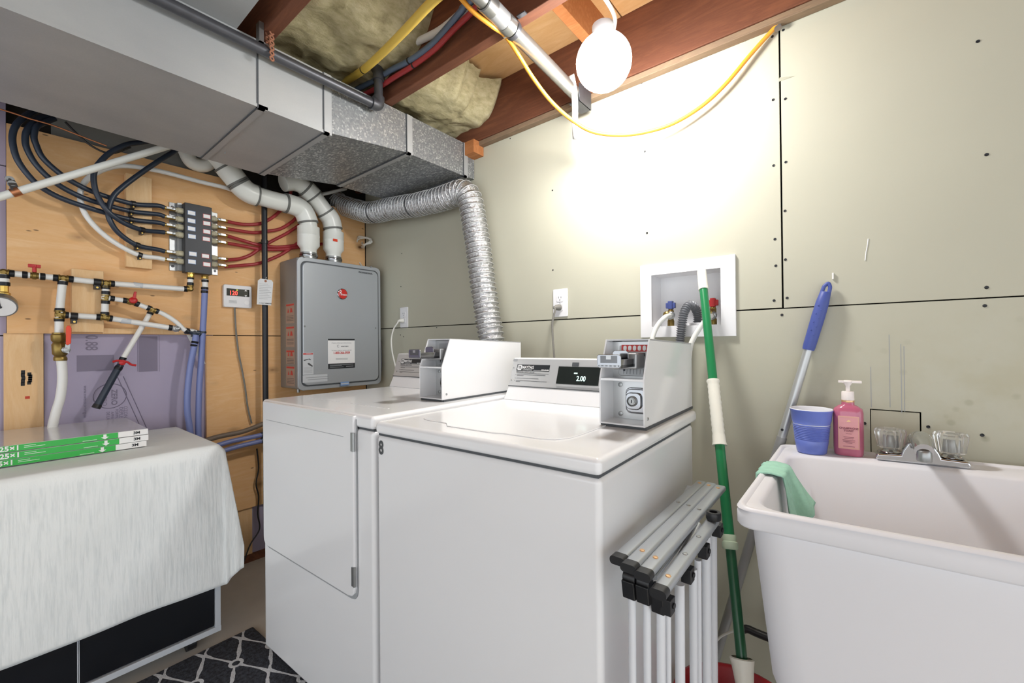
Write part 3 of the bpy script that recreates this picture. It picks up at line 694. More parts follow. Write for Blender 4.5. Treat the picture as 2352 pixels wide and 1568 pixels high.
text('R', .046, FE @ Mx.Translation((-.013, .004, 0)), m_label_w, wh, xs=.6); text('heem', .019, FE @ Mx.Translation((.0095, -.004, 0)), m_label_w, wh, xs=.8)
p = hp_(840, 627); text('PROFESSIONAL', .0135, FX(p.y, p.z, HS), m_ink, wh, .0004, xs=1.0)
def hrect(name, u0, v0, u1, v1, m, d=.0006):
    a, b = hp_(u0, v0), hp_(u1, v1); F = FX((a.y+b.y)/2, (a.z+b.z)/2, HS); ww, h2 = abs(b.y-a.y), abs(a.z-b.z)
    part(name, MB().rect(F, 0, 0, ww, h2, d), m, wh); return F @ Mx.Translation((0, 0, d)), ww, h2
F, ww, h2 = hrect('service_sticker', 753, 778, 815, 844, m_label_w)
part('sticker_band', MB().rect(F, 0, h2/2-.004, ww, .008, .0004), m_label_k, wh); part('sticker_band', MB().rect(F, 0, -h2/2+.014, ww, .028, .0004), m_label_k, wh)
text('1-800-266-3939', .0185, F @ Mx.Translation((0, .004, 0)), m_label_r, wh, .0005, xs=.82)
text('enercare', .012, F @ Mx.Translation((.018, .041, 0)), m_ink, wh, .0002)
text('C', .02, F @ Mx.Translation((-.022, .041, 0)), m_ink_l, wh)
text('Property of Enercare Home Services', .0078, F @ Mx.Translation((0, .059, 0)), m_ink_l, wh)
text('To book a repair or service, call 24/7:', .0078, F @ Mx.Translation((0, .018, 0)), m_ink_l, wh)
part('small_print', lines(F, [(-.035, .035, -.027, .002), (-.035, .035, -.032, .002)]), m_ink_l, wh)
part('small_print', lines(F @ Mx.Translation((0, 0, .0005)), [(-ww*.44, ww*.44, -h2/2+.021, .0022), (-ww*.44, 0, -h2/2+.016, .0022), (-ww*.44, .01, -h2/2+.008, .002), (.025, ww*.44, -h2/2+.01, .003)]), m_ink_l, wh)
F, ww, h2 = hrect('warning_sticker', 695, 810, 720, 859, m_label_pale)
part('sticker_band', MB().rect(F, 0, h2/2-.006, ww*.9, .008, .0004), m_label_r, wh); text('WARNING', .006, F @ Mx.Translation((.003, h2/2-.006, .0004)), m_label_w, wh)
ic = MB(); ic.plate(F, [(-.022, .02), (.008, .026), (.016, .018), (.010, .018), (.004, .022), (-.022, .014)], .0004); ic.plate(F, [(-.004, 0), (.004, .004), (.024, -.012), (.022, -.018), (.004, -.008)], .0004)
part('pictogram', ic, m_ink, wh)
part('small_print', lines(F, [(-.022, .022, y, .0015) for y in (-.022, -.028, -.034, -.040, -.046)]), m_ink_l, wh)
F, ww, h2 = hrect('info_sticker', 695, 862, 752, 875, m_label_pale); part('small_print', lines(F, [(-.05, .07, .006, .003), (-.04, .075, -.005, .003)]), m_ink_l, wh)
F, ww, h2 = hrect('blue_sticker', 782, 877, 802, 884, m_label_b); part('small_print', lines(F, [(-.022, .022, 0, .006)]), m_label_pale, wh)
# stickers on the shaded left side
FS = FY((HX0+HX1)/2, 1.2, HY0)
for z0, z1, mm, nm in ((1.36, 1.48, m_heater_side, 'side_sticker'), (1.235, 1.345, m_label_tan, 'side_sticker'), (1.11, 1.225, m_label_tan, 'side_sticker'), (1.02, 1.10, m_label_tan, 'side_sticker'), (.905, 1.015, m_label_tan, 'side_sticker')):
    Fk = FY(-2.325, (z0+z1)/2, HY0)
    part(nm, MB().rect(Fk, 0, 0, .10, z1-z0-.006, .0006), mm, wh)
    if mm is m_label_tan:
        part('sticker_band', MB().rect(Fk @ Mx.Translation((0, 0, .0007)), 0, (z1-z0)/2-.010, .09, .009, .0004), m_label_r, wh)
        part('pictogram', MB().plate(Fk @ Mx.Translation((0, 0, .0007)), [(-.03, .005), (-.02, .028), (-.012, .005)], .0004).plate(Fk @ Mx.Translation((0, 0, .0007)), [(0, .005), (.008, .03), (.022, .026), (.03, .005)], .0004), m_label_r, wh)
        part('small_print', lines(Fk @ Mx.Translation((0, 0, .0007)), [(-.04, .04, -(z1-z0)*.12-.008*i, .002) for i in range(4)]), m_ink, wh)
part('drain_stub', MB().lathe([(.008, 0), (.008, .02)], (-2.29, 1.03, HZ0-.012), (0, 0, 1), 10), m_zinc, wh)
part('power_conduit', MB().tube([V((HX1-.01, HY1+.003, .93)), V((HX1-.012, HY1+.012, 1.0)), V((HX1-.014, HY1+.012, 1.09)), V((HX1-.03, HY1+.018, 1.15)), V((-2.33, HY1+.03, 1.2))], .006, 8, k=5), m_steel_dark, wh)
vx = -2.33; m_pring = M('primer_ring', 0x6B6C68, .5)
VC = [at_x(709, 585, vx), at_x(766, 592, vx)]
for c in VC:
    part('vent_collar', MB().lathe([(.046, 0), (.046, .012), (.043, .014), (.043, .05)], (vx, c.y, HZ1-.006), (0, 0, 1), 24), m_zinc, wh)
    cl = part('hose_clamp', MB().lathe([(.0465, .028), (.0475, .034), (.0465, .04)], (vx, c.y, HZ1-.006), (0, 0, 1), 24, False, False), m_chrome, wh)
def vent(name, label, uv, c, collars, x=vx):
    P = [at_x(u, v, x) for u, v in uv]; k = thing(name, label, 'vent pipe', (vx, c.y, HZ1+.04), 'white vent pipes above the heater')
    b = HZ1+.035
    part('reducer', MB().lathe([(.041, 0), (.041, .03), (.056, .05), (.056, .098), (.057, .1), (.057, .103), (.056, .105), (.056, .15)], (vx, c.y, b), (0, 0, 1), 28), m_pvc, k)
    P = [V((vx, c.y, b+.10)), V((vx, c.y, b+.155))]+P
    pth = spline(P, 8); part('pipe', MB().tube(pth, .0445, 26), m_pvc, k)
    for a, e, r in collars:          # couplings given as fractions along the path
        n = len(pth)-1; i, j = int(a*n), int(e*n); part('coupling', MB().tube(pth[i:j+1], r, 26), m_pvc, k)
        for q in (i, j):
            dd = (pth[min(q+1, n)]-pth[max(q-1, 0)]).normalized(); part('joint_ring', MB().lathe([(r-.006, -.0055), (r+.0010, -.0045), (r+.0010, .0045), (r-.006, .0055)], pth[q], dd, 26, False, False), m_pring, k)
    return k
v1 = vent('vent_pipe', 'left white plastic vent pipe elbowing away under the duct', [(706, 505), (694, 482), (670, 470), (640, 463), (600, 452), (575, 444), (556, 430), (540, 410), (522, 388), (505, 366), (492, 350)], VC[0], [(.14, .38, .051), (.54, .70, .051), (.72, .86, .051)])
v2 = vent('vent_pipe', 'right white plastic vent pipe with a small red sticker', [(760, 505), (748, 488), (735, 470), (722, 453), (708, 438), (692, 425), (672, 418), (650, 420)], VC[1], [(.14, .34, .051), (.58, .72, .051)])
a = at_x(765, 556, vx); part('red_sticker', MB().box(-2.275, -2.273, a.y-.03, a.y-.004, a.z-.008, a.z+.006), m_orange, v2)
# rear elbow half hidden above the board
e0 = [at_x(u, v, -2.40) for u, v in ((425, 345), (440, 372), (468, 380), (492, 365))]
solo('vent_elbow', MB().tube(e0, .03, 18, k=6), m_pvc, 'white plastic elbow half hidden behind the duct edge', 'pipe fitting')

# ================================================================ coil of white cord, corner
kc = at_y(833, 556, 1.50); cc = MB()
cc.tube([kc+V((.035+.062*math.cos(a+.3*i), -.012+.02*math.sin(2*a+i), -.012+.030*math.sin(a)+.006*i)) for i in range(3) for a in [j*math.pi/8 for j in range(16)]], .0045, 8)
cc.tube([at_y(u, v, 1.49) for u, v in ((820, 560), (815, 575), (818, 590), (826, 603), (832, 612))], .0045, 8, k=5)
solo('cord_coil', cc, m_wcable, 'coiled white cord in the wall corner above the heater', 'cord')

# ================================================================ water manifold on the left wall
PX = -2.385                                                            # plane of the white header pipes
def P(u, v, x=PX): return at_x(u, v, x)
mf = thing('water_manifold', 'black-covered water manifold with blue and red hose valves', 'manifold', (-2.42, .62, 1.46))
a, b = at_x(424, 464, -2.378), at_x(487.5, 631, -2.378); CY0, CY1, CZ0, CZ1 = a.y, b.y, b.z, a.z
part('cover', MB().box(-2.425, -2.378, CY0, CY1, CZ0, CZ1), m_iron, mf, bev=.002, label='black front cover with small stickers')
for u0, u1 in ((389, 407), (484, 501)):
    a, b = at_x(u0, 463 if u0 < 400 else 486, -2.44), at_x(u1, 622 if u0 < 400 else 632, -2.44)
    part('mounting_plate', MB().box(-2.449, -2.444, a.y, b.y, b.z, a.z).box(-2.449, -2.425, (a.y+b.y)/2+(.012 if u0 < 400 else -.03), (a.y+b.y)/2+(.03 if u0 < 400 else -.012), b.z, a.z), m_zinc, mf, bev=.001)
    for z in (a.z-.02, b.z+.02): part('screw', MB().lathe([(.006, 0), (.005, .002)], (-2.444, a.y+.012 if u0 < 400 else b.y-.012, z), (1, 0, 0), 10), m_steel_dark, mf)
FC = FX(0, 0, -2.3778)
LB = [(440, 489), (440, 507), (440, 525), (441, 543), (443, 583), (441, 601)]; RB = [(475, 497), (475, 513), (475, 532), (474, 549), (472, 588), (475, 607)]
for k, (lst, mm, mk) in enumerate(((LB, m_label_b, m_label_w), (RB, m_label_r, m_label_w))):
    for u, v in lst:
        p = at_x(u, v, -2.3778)
        st_ = part('port_sticker', MB().rect(FC, p.y, p.z, .030, .020, .0005), mm, mf)
        part('sticker_face', MB().rect(FC @ Mx.Translation((0, 0, .0005)), p.y, p.z, .027, .0165, .0004), mk, st_)
LV = [481, 501, 519, 537, 580, 598]; RV = [504, 521, 538, 555, 593, 608]; LP = []; RP = []
def port(u, v, s):
    c = P(u, v, -2.405); yb = CY0 if s < 0 else CY1
    t = part('port_valve', MB().lathe([(.013, 0), (.013, .022), (.010, .024), (.010, .03)], (-2.405, yb-s*.002, c.z), (0, s, 0), 8), M0, mf)
    part('valve_body', MB().lathe([(.007, .028), (.009, .032), (.009, .05), (.007, .054), (.0085, .056), (.0085, .066), (.007, .072)], (-2.405, yb, c.z), (0, s, 0), 12), m_brass2, t)
    part('valve_lever', MB().box(-2.397, -2.393, min(yb+s*.03, yb+s*.062), max(yb+s*.03, yb+s*.062), c.z-.0045, c.z+.0045).lathe([(.006, -.004), (.006, .004), (.002, .005)], (-2.395, yb+s*.036, c.z), (1, 0, 0), 10), m_zinc, t)
    return V((-2.405, yb+s*.068, c.z))
M0 = M('ivory_port', 0xBDB69C, .5)
for v in LV: LP.append(port(400, v, -1))
for v in RV: RP.append(port(500, v, 1))

# hoses from the manifold
BL = [[(362, 472), (306, 468), (226, 445), (171, 420), (132, 394), (98, 362), (83, 332), (78, 313), (83, 292), (98, 283), (125, 272)],
      [(362, 492), (301, 485), (214, 462), (159, 439), (116, 411), (83, 378), (63, 344), (58, 320), (63, 298), (83, 276), (108, 264)],
      [(362, 511), (301, 504), (233, 486), (153, 460), (104, 436), (73, 411), (43, 372), (31, 338), (29, 310), (38, 286), (61, 265), (85, 252)],
      [(362, 532), (326, 528), (285, 512), (248, 485), (225, 451), (216, 421), (217, 393), (230, 372), (254, 350), (291, 332), (329, 326), (370, 318)],
      [(362, 573), (315, 563), (275, 537), (254, 509), (249, 485), (260, 451), (288, 424), (330, 393), (367, 368), (401, 347), (430, 325)],
      [(362, 592), (321, 586), (275, 564), (233, 534), (199, 497), (185, 460), (188, 430), (208, 405), (245, 387), (291, 381), (367, 393), (459, 417), (517, 431), (565, 447), (640, 457), (700, 453), (745, 445), (795, 433)]]
XS = [-2.36, -2.36, -2.36, -2.335, -2.35, -2.385]
NM = [('dark blue hose bending at the top from the uppermost left port', 0), ('dark blue hose from the second left port down', 0), ('outermost dark blue hose looping at the far left', 0),
      ('dark blue hose crossing the others from the fourth left port', 0), ('dark blue hose from the fifth left port rising steeply right', 0), ('white hose circling behind the blue ones from the lowest port', 0)]
def hose(name, label, pts, m, r, group, clips=()):
    k = thing(name, label, 'hose', pts[0], group); pth = spline(pts, 8)
    part('tube', MB().tube(pth, r, 12), m, k)
    for i in clips:
        q = pts[i]; dd = pts[i+1]-pts[i-1]
        c = part('pipe_clip', MB().lathe([(r+.0005, -.007), (r+.003, -.007), (r+.003, .007), (r+.0005, .007)], q, dd, 12, False, False).box(q.x-.03, q.x, q.y-.006, q.y+.006, q.z-.018, q.z+.002), m_black, k)
        part('nail', MB().lathe([(.003, 0), (.003, .006)], (q.x+.001, q.y, q.z-.014), (1, 0, 0), 8), m_brass2, c)
    return k
for i, uv in enumerate(BL):
    n = len(uv); pts = [LP[i]]
    for j, (u, v) in enumerate(uv):
        f = min(1, (j+.3)/3); pts.append(P(u, v, -2.405+(XS[i]+2.405)*f - (.0 if j < n-2 or i == 5 else .03*(j-n+3)*.5)-(.04 if i == 5 and j > 12 else 0)))
    hose('white_hose' if i == 5 else 'blue_hose', NM[i][0], pts, m_pex if i == 5 else m_blue_hose, .0098, 'hoses left of the manifold', (2,))
RD = [[(520, 508), (557, 515), (594, 514), (615, 506), (636, 491), (655, 470), (668, 440), (672, 405)],
      [(520, 525), (580, 534), (612, 531), (645, 525), (672, 508), (690, 490), (720, 470)],
      [(520, 541), (557, 552), (594, 562), (640, 567), (690, 560), (730, 540)],
      [(520, 558), (560, 565), (594, 571), (640, 573), (690, 567), (740, 560)],
      [(520, 597), (551, 594), (576, 585), (592, 574), (620, 556), (660, 535), (690, 515)],
      [(520, 612), (560, 609), (597, 604), (640, 587), (665, 572), (690, 552), (705, 530)]]
RN = ['topmost red hose curling up behind the vent pipe', 'second red hose sweeping up to the right', 'third red hose dipping across the third port', 'fourth red hose running nearly straight right',
      'fifth red hose rising steeply behind the black pipe', 'lowest red hose curving up past the black pipe']
for i, uv in enumerate(RD):
    hose('red_hose', RN[i]+', right of the manifold', [RP[i]]+[P(u, v, -2.423-.001*(i % 3) if j > 0 else -2.41) for j, (u, v) in enumerate(uv)], m_red_hose, .0085, 'red hoses right of the manifold')

# slanting white pipe on its hanger
s0, s1 = at_x(395, 333, -2.20), at_x(-160, 500, -2.33); sd = (s1-s0)
SL = thing('white_drain_line', 'off-white plastic pipe slanting across the blue hoses', 'pipe', s1)
part('pipe', MB().tube([s0-sd*.12, s1], .0128, 14), m_pvc, SL)
q = min((s0+sd*(i/300) for i in range(301)), key=lambda p_: abs((p_-CAM).dot(_r)/(p_-CAM).dot(_f)*FOC+1176-36)); part('hanger_band', MB().lathe([(.0135, -.012), (.0145, -.012), (.0145, .012), (.0135, .012)], q, sd, 16, False, False), m_copper, SL)
hb = MB(); e = at_x(20, 408, -2.32); n_ = 0
hb.prism([e+V((0, -.010, 0)), e+V((0, .010, .004)), q+V((.012, .010, .006)), q+V((.012, -.010, 0))], (.0025, 0, 0))
for i in range(3): hb.lathe([(.012, 0), (.012, .003), (.004, .003), (.004, 0)], e.lerp(q, .15+.32*i)+V((.004, 0, 0)), (1, 0, 0), 12, False, False)
part('hanger_strap', hb, m_zinc, SL)
cw = [at_x(u, v, -2.30) for u, v in ((-30, 242), (25, 258), (70, 273), (125, 289), (200, 318), (245, 335))]
solo('copper_wire', MB().tube(cw, .0028, 8, k=5), m_copper, 'bare copper wire strung under the duct edge at the left', 'wire')
bc = [at_x(u, v, -2.36) for u, v in ((150, 280), (180, 310), (215, 338), (255, 352), (300, 338))]
solo('black_cable', MB().tube(bc, .004, 8, k=5), m_black, 'thin black cable drooping behind the slanting white pipe', 'cable')

# white header piping with crimped brass fittings
hd = thing('header_piping', 'white crimped water header pipes with red-handled valves', 'piping', P(136, 830))
RT = .0112
def run(pts, rings=(), r=RT, x=PX, m=m_pex, k=0):
    q = [P(u, v, x) for u, v in pts]; pr = part('pipe', MB().tube(q, r, 14, k=k), m, hd)
    for u, v, du, dv in rings:
        c = P(u, v, x); e_ = P(u+du, v+dv, x)-c
        rg = part('crimp_ring', MB().lathe([(r+.0003, -.007), (r+.0022, -.006), (r+.0022, .006), (r+.0003, .007)], c, e_, 14, False, False), m_ring, hd)
    return pr
def tee(c, arms, r=.0115, x=PX, m=m_brass):
    mb = MB(); c0 = P(*c, x=x)
    for u, v in arms: e_ = P(u, v, x); mb.cyl(c0, c0.lerp(e_, 1.0), r, 14); mb.lathe([(r, -.003), (r+.0025, -.002), (r+.0025, .002), (r, .003)], c0.lerp(e_, .85), e_-c0, 14)
    mb.lathe([(r*.5, -r), (r, -r*.5), (r, r*.5), (r*.5, r)], c0, (1, 0, 0), 14)
    return part('brass_fitting', mb, m, hd)
run([(15, 627), (145, 639)], [(27, 628, 5, .4), (57, 631, 5, .4), (98, 635, 5, .4), (127, 638, 5, .4)])
run([(145, 639), (243, 650)], [(163, 641, 5, .5), (232, 648.5, 5, .5)])
run([(243, 650), (430, 664)], [(258, 651.5, 5, .4), (426, 663.5, 5, .4)])
run([(437, 655), (438, 634)], [(437.3, 652, 0, 4), (437.8, 638, 0, 4)], .0112)
tee((437, 663.5), [(428, 663.6), (437, 655)]); tee((438, 632), [(438, 637), (438, 627)], .0125, m=m_brass2)
tee((8, 625), [(20, 627), (8.5, 634)]); run([(8.5, 630), (9, 656)], [(8.6, 635, 0, 4), (9, 652, 0, 4)], .0135)
tee((145, 639), [(157, 640), (134, 638), (144.5, 649)]); tee((243, 650), [(254, 651), (232, 649), (243, 661)])
run([(144, 645), (136, 722)], [(144, 650, -.5, 4), (137.2, 711.5, -.5, 4)], .0125); tee((136, 722), [(150, 723), (136.5, 713), (136, 733)], .0125)
run([(136, 728), (135.5, 778)], [(136, 734, 0, 4)], .0125)
run([(145, 723), (240, 729)], [(152, 723.3, 5, .3), (226, 728, 5, .3)]); run([(240, 729), (398, 753.5)], [(253, 731, 5, .7), (391, 752.3, 5, .7)])
tee((240, 729), [(230, 728.4), (251, 730.7), (240.5, 721)])
run([(243, 656), (240.5, 724)], [(243, 660, 0, 4), (243, 672, 0, 4), (242.5, 694, 0, 4), (240.8, 720, 0, 4)], .0118); tee((243, 684), [(243, 677), (242.8, 690), (253, 684.7)], .0122)
XB = PX+.012
run([(250, 684.5), (300, 692)], [(258, 685.5, 5, .7), (287, 690, 5, .7)], .0095, XB); run([(305, 694), (350, 711)], [(315, 698, 4, 1.5), (342, 707.5, 4, 1.5)], .0095, XB)
tee((350, 711.5), [(345, 709), (357, 714), (347.5, 716)], .0095, XB)
run([(354, 713), (372, 719), (390, 729), (408, 742), (421, 755), (432, 762)], [(360, 714.5, 4, 1.5), (430, 760, 4, 3)], .0092, XB, k=6)
run([(348, 714), (281, 826)], [(345.5, 718.5, -2, 4), (282, 824, -2, 4)], .0098, -2.405)
# valves
def valve(c, e_, r, hl=None, m=m_brass, x=PX):
    c0 = P(*c, x=x); d_ = P(*e_, x=x)-c0; L_ = d_.length; d_.normalize()
    return part('valve', MB().lathe([(r*.8, -L_), (r, -L_*.9), (r, -L_*.55), (r*1.25, -L_*.4), (r*1.25, L_*.4), (r, L_*.55), (r, L_*.9), (r*.8, L_)], c0, d_, 16), m, hd), c0, d_
v, c0, d_ = valve((79, 633), (90, 634), .0115)
part('tee_handle', MB().lathe([(.006, 0), (.006, .026), (.008, .026), (.008, .036)], c0+V((0, 0, .006)), (0, 0, 1), 10).box(c0.x-.006, c0.x+.006, c0.y-.016, c0.y+.016, c0.z+.030, c0.z+.042), m_red, v, bev=.002)
v, c0, d_ = valve((299, 692.5), (311, 696.5), .0105, x=XB)
part('tee_handle', MB().lathe([(.014, 0), (.014, .010), (.009, .014)], c0+V((.008, .008, .004)), (1, 0, .2), 12).prism([c0+V((.012, .004, .012)), c0+V((.012, .016, .012)), c0+V((.012, .018, .042)), c0+V((.012, .010, .042))], (.008, 0, 0)), m_red, v, bev=.002)
v, c0, d_ = valve((279.5, 832), (275, 841), .0105, x=-2.405, m=m_zinc)
part('wing_handle', MB().lathe([(.011, 0), (.011, .007), (.006, .009)], c0+V((.010, 0, 0)), (1, 0, 0), 12).tube([c0+V((.013, -.03, .004)), c0+V((.016, -.012, .008)), c0+V((.016, .014, .002)), c0+V((.013, .028, -.010)), c0+V((.013, .044, -.014))], .0045, 8, k=4), m_red, v)
tl = [P(277, 838, -2.405), P(270, 848, -2.40), P(246, 891, -2.395), P(222, 934, -2.39)]
part('drain_tail', MB().tube(tl, .0125, 14, k=4), m_blue_hose, hd); part('end_cap', MB().cyl(P(225, 929, -2.39), P(220, 937, -2.388), .0145), m_black, hd)
part('crimp_ring', MB().lathe([(.013, -.008), (.0145, 0), (.013, .008)], P(272, 845, -2.40), tl[2]-tl[1], 14, False, False), m_ring, hd)
v, c0, d_ = valve((404, 754.5), (412, 756), .012, m=m_cast)
part('lever', MB().box(c0.x+.010, c0.x+.014, c0.y-.012, c0.y+.028, c0.z-.006, c0.z+.006).lathe([(.010, 0), (.010, .012), (.004, .016)], c0+V((.006, .006, 0)), (1, 0, 0), 12), m_zinc, v)
tee((445, 763), [(424, 759), (462, 766), (447, 772)], .0122, m=m_blue_hose)
run([(425, 759), (440, 760), (458, 766)], [(430, 760, 4, .8)], .0115)
bz = P(141, 800, PX+.004)
mv = part('main_valve', MB().lathe([(.0185, 0), (.0195, .006), (.0185, .014), (.0155, .018), (.0215, .026), (.0215, .062), (.0165, .07), (.022, .078), (.022, .098), (.018, .102), (.018, .108)], P(139, 828, PX), (P(135.5, 779)-P(139, 828)), 20), m_brass, hd)
hv = P(152, 803, -2.352)
part('lever', MB().prism([P(151, 752, -2.348), P(155, 747, -2.348), P(161, 748, -2.348), P(164, 754, -2.348), P(163, 788, -2.348), P(155, 793, -2.348), P(151, 790, -2.348)], (.006, 0, 0)), m_orange, mv, bev=.002)
part('stem_nut', MB().lathe([(.013, -.03), (.013, 0), (.009, .002), (.009, .010), (.004, .011)], hv, (1, 0, 0), 8).prism([P(150, 790, -2.351), P(161, 790, -2.351), P(158, 812, -2.351), P(148, 808, -2.351)], (.003, 0, 0)), m_zinc, mv)
run([(141, 826), (143, 850), (143, 880), (138, 915), (129, 945), (121, 978), (117, 1010)], (), .0145, k=6)
for c, zz in (((222.5, 648), 1), ((170, 726), 1)):
    q = P(*c); part('pipe_clip', MB().lathe([(.0118, -.010), (.0148, -.010), (.0148, .010), (.0118, .010)], q, (0, 1, -.06), 14, False, False).box(q.x-.03, q.x+.006, q.y-.008, q.y+.008, q.z-.028, q.z-.008), m_black, hd)
    part('nail', MB().lathe([(.004, 0), (.004, .005)], (q.x+.006, q.y, q.z-.022), (1, 0, 0), 8), m_brass2, hd)
for c, ww in (((317, 655), .030), ((289, 737), .032)):
    q = P(*c); part('pipe_print', MB().lathe([(RT+.0004, -ww/2), (RT+.0004, ww/2)], q, (0, 1, -.07 if c[1] < 700 else -.1), 14, False, False), m_label_pale, hd)
pg = thing('pressure_gauge', 'round white dial gauge on brass at the far left', 'gauge', P(0, 703))
part('stem', MB().lathe([(.0135, 0), (.016, .004), (.016, .018), (.012, .022), (.012, .05), (.014, .052)], P(9, 684), P(9, 656)-P(9, 684), 8), m_brass2, pg)
gc = P(0, 703, PX+.02); ga = V((.80, -.05, -.60)).normalized()
part('case', MB().lathe([(.03, -.03), (.041, -.022), (.043, 0), (.043, .004), (.040, .005)], gc, ga, 32), m_zinc, pg)
gd = part('dial', MB().lathe([(.0385, .0055), (.001, .006)], gc, ga, 32), m_label_w, pg); part('hub', MB().lathe([(.005, .006), (.005, .008)], gc, ga, 12), m_steel_dark, pg)
gx, gy = basis(ga); part('needle', MB().prism([gc+ga*.0068+gx*.003, gc+ga*.0068+gy*.03, gc+ga*.0068-gx*.003], ga*.0006), m_ink, pg)

# periwinkle pipes down behind the cabinet
pw = thing('periwinkle_pipe', 'periwinkle pipe dropping from the manifold right outlet', 'pipe', P(456, 990), 'periwinkle pipes')
part('outlet_fitting', MB().lathe([(.0125, 0), (.0145, .004), (.0145, .014), (.012, .018)], P(471, 641), (0, 0, 1), 8), m_brass2, pw)
part('stub', MB().tube([P(471, 640), P(471, 668)], .0118, 14), m_pex, pw)
part('tube', MB().tube([P(u, v) for u, v in ((470.5, 665), (468, 720), (465.5, 764), (462, 830), (458, 886), (456, 950), (456, 1010), (457, 1050))], .0128, 14, k=5), m_purple, pw)
for v_ in (645, 662, 670): part('crimp_ring', MB().lathe([(.0128, -.006), (.0145, -.005), (.0145, .005), (.0128, .006)], P(471-.05*(v_-645), v_), (0, 0, 1), 14, False, False), m_ring, pw)
part('tie_strap', MB().lathe([(.0135, -.005), (.0145, 0), (.0135, .005)], P(466, 763), (0, 0, 1), 14, False, False), m_blue_hose, pw)
pw2 = thing('periwinkle_pipe', 'periwinkle pipe bowing left below the blue tee', 'pipe', P(434, 985), 'periwinkle pipes')
part('tube', MB().tube([P(u, v, PX+.006) for u, v in ((450, 769), (447, 790), (439, 830), (434, 865), (430, 915), (431, 950), (436, 985), (440, 1030))], .0128, 14, k=5), m_purple, pw2)
for v_ in (786, 793): part('crimp_ring', MB().lathe([(.013, -.005), (.0148, 0), (.013, .005)], P(447.5-.3*(v_-786), v_, PX+.006), P(440, 830)-P(447, 790), 14, False, False), m_ring, pw2)
part('pipe_bend_support', MB().prism([P(428, 768, -2.43), P(444, 770, -2.43), P(472, 835, -2.43), P(464, 835, -2.43)], (.003, 0, 0)), m_pex, pw2)

# horizontal lines behind the cabinet
for nm, lb, m, pts, r in (('brown_conduit', 'brown conduit running low behind the cabinet', m_brown, ((440, 1022), (500, 1003), (560, 990), (612, 970), (640, 962)), .012),
                          ('periwinkle_pipe', 'upper periwinkle pipe lying level beside the dryer', m_purple, ((430, 1048), (520, 1016), (590, 1001), (640, 988)), .0115),
                          ('periwinkle_pipe', 'lower periwinkle pipe lying level beside the dryer', m_purple, ((430, 1062), (533, 1029), (594, 1014), (640, 1003)), .0115)):
    q = [P(u, v, -2.36) for u, v in pts]; k = thing(nm, lb, 'pipe', q[0], None if nm[0] == 'b' else 'periwinkle pipes'); part('tube', MB().tube(q, r, 12, k=5), m, k)
    if nm[0] == 'p':
        c = P(600, 999 if lb[0] == 'u' else 1012, -2.36); part('sleeve', MB().cyl(c, c+V((0, .12, .02)), r+.003), m_blue_hose, k)

# black gas pipe with its paper tag, controller with cord
gb = thing('black_gas_pipe', 'upright black iron gas pipe beside the water heater', 'pipe', (-2.385, .913, .6))
gt, gbm = at_x(604, 420, -2.385), at_x(613.5, 915, -2.385); gt.y = gbm.y = (gt.y+gbm.y)/2
part('pipe', MB().cyl(V((-2.385, .906, .25)), V((-2.385, .906, 2.05)), .0135, 16), m_iron, gb)
for z in (1.66, ): part('pipe_clamp', MB().lathe([(.014, -.009), (.0165, -.009), (.0165, .009), (.014, .009)], (-2.385, .906, z), (0, 0, 1), 16, False, False).box(-2.45, -2.385, .90, .912, z-.006, z+.006), m_black, gb)
tg = thing('paper_tag', 'printed white paper tag tied to the black gas pipe', 'tag', at_x(608, 704, -2.362))
c = at_x(609, 670, -2.362); ft = frame((-2.362, c.y, c.z), (.10, 1, .02), (-.06, .06, 1))
part('card', MB().plate(ft, [(-.036, -.066), (.030, -.070), (.036, .052), (.026, .064), (-.024, .067), (-.035, .056)], .0008), m_tag, tg)
part('eyelet', MB().lathe([(.006, 0), (.006, .002), (.002, .002)], ft @ V((0, .056, .0008)), (1, 0, 0), 12), m_rust, tg)
part('small_print', lines(ft @ Mx.Translation((0, 0, .0009)), [(-.028, .02+.008*((i*7) % 3-1), .040-.0085*i, .0016) for i in range(10)]), m_ink_l, tg)
text('DO NOT REMOVE', .0075, ft @ Mx.Translation((0, -.060, .0009)), m_ink, tg, .0002)
part('string', MB().tube([ft @ V((0, .056, .001)), V((-2.368, .906, c.z+.075)), V((-2.385, .920, c.z+.085))], .0012, 6), m_wcable, tg)
ct = thing('heater_controller', 'white wall controller with red 120 readout', 'controller', at_x(545, 706, -2.44))
a, b = at_x(513.5, 652, -2.428), at_x(579, 708, -2.428); cy, cz = (a.y+b.y)/2, (a.z+b.z)/2; w_, h_ = b.y-a.y, a.z-b.z
part('case', MB().plate(FX(cy, cz, -2.45), rrect(w_, h_, .008), .022), m_plast, ct, bev=.004, seg=3)
Fk = FX(cy, cz, -2.4278)
part('screen', MB().rect(Fk, 0, h_*.17, w_*.80, h_*.32, .001), m_black_glass, ct); Fl = Fk @ Mx.Translation((0, 0, .0012))
text('120', .030, Fl @ Mx.Translation((-w_*.17, h_*.13, 0)), m_lcd, ct, .0002, xs=.85)
part('status_light', MB().rect(Fl, -w_*.04, h_*.28, .006, .004, .0005), m_led, ct)
for sgn in (1, -1): part('arrow_key', MB().plate(Fl @ Mx.Translation((w_*.27, h_*(.17+.09*sgn), 0)), [(-.006, 0), (.006, 0), (0, .008*sgn)][::sgn], .0005), m_label_w, ct)
part('round_key', MB().lathe([(.012, 0), (.012, .001), (.0115, .0015)], Fk @ V((w_*.3, -h_*.26, 0)), (1, 0, 0), 20), m_label_w, ct)
part('small_print', lines(Fk, [(-w_*.32, -w_*.05, -h_*(.2+.05*i), .002) for i in range(3)]), m_ink_l, ct)
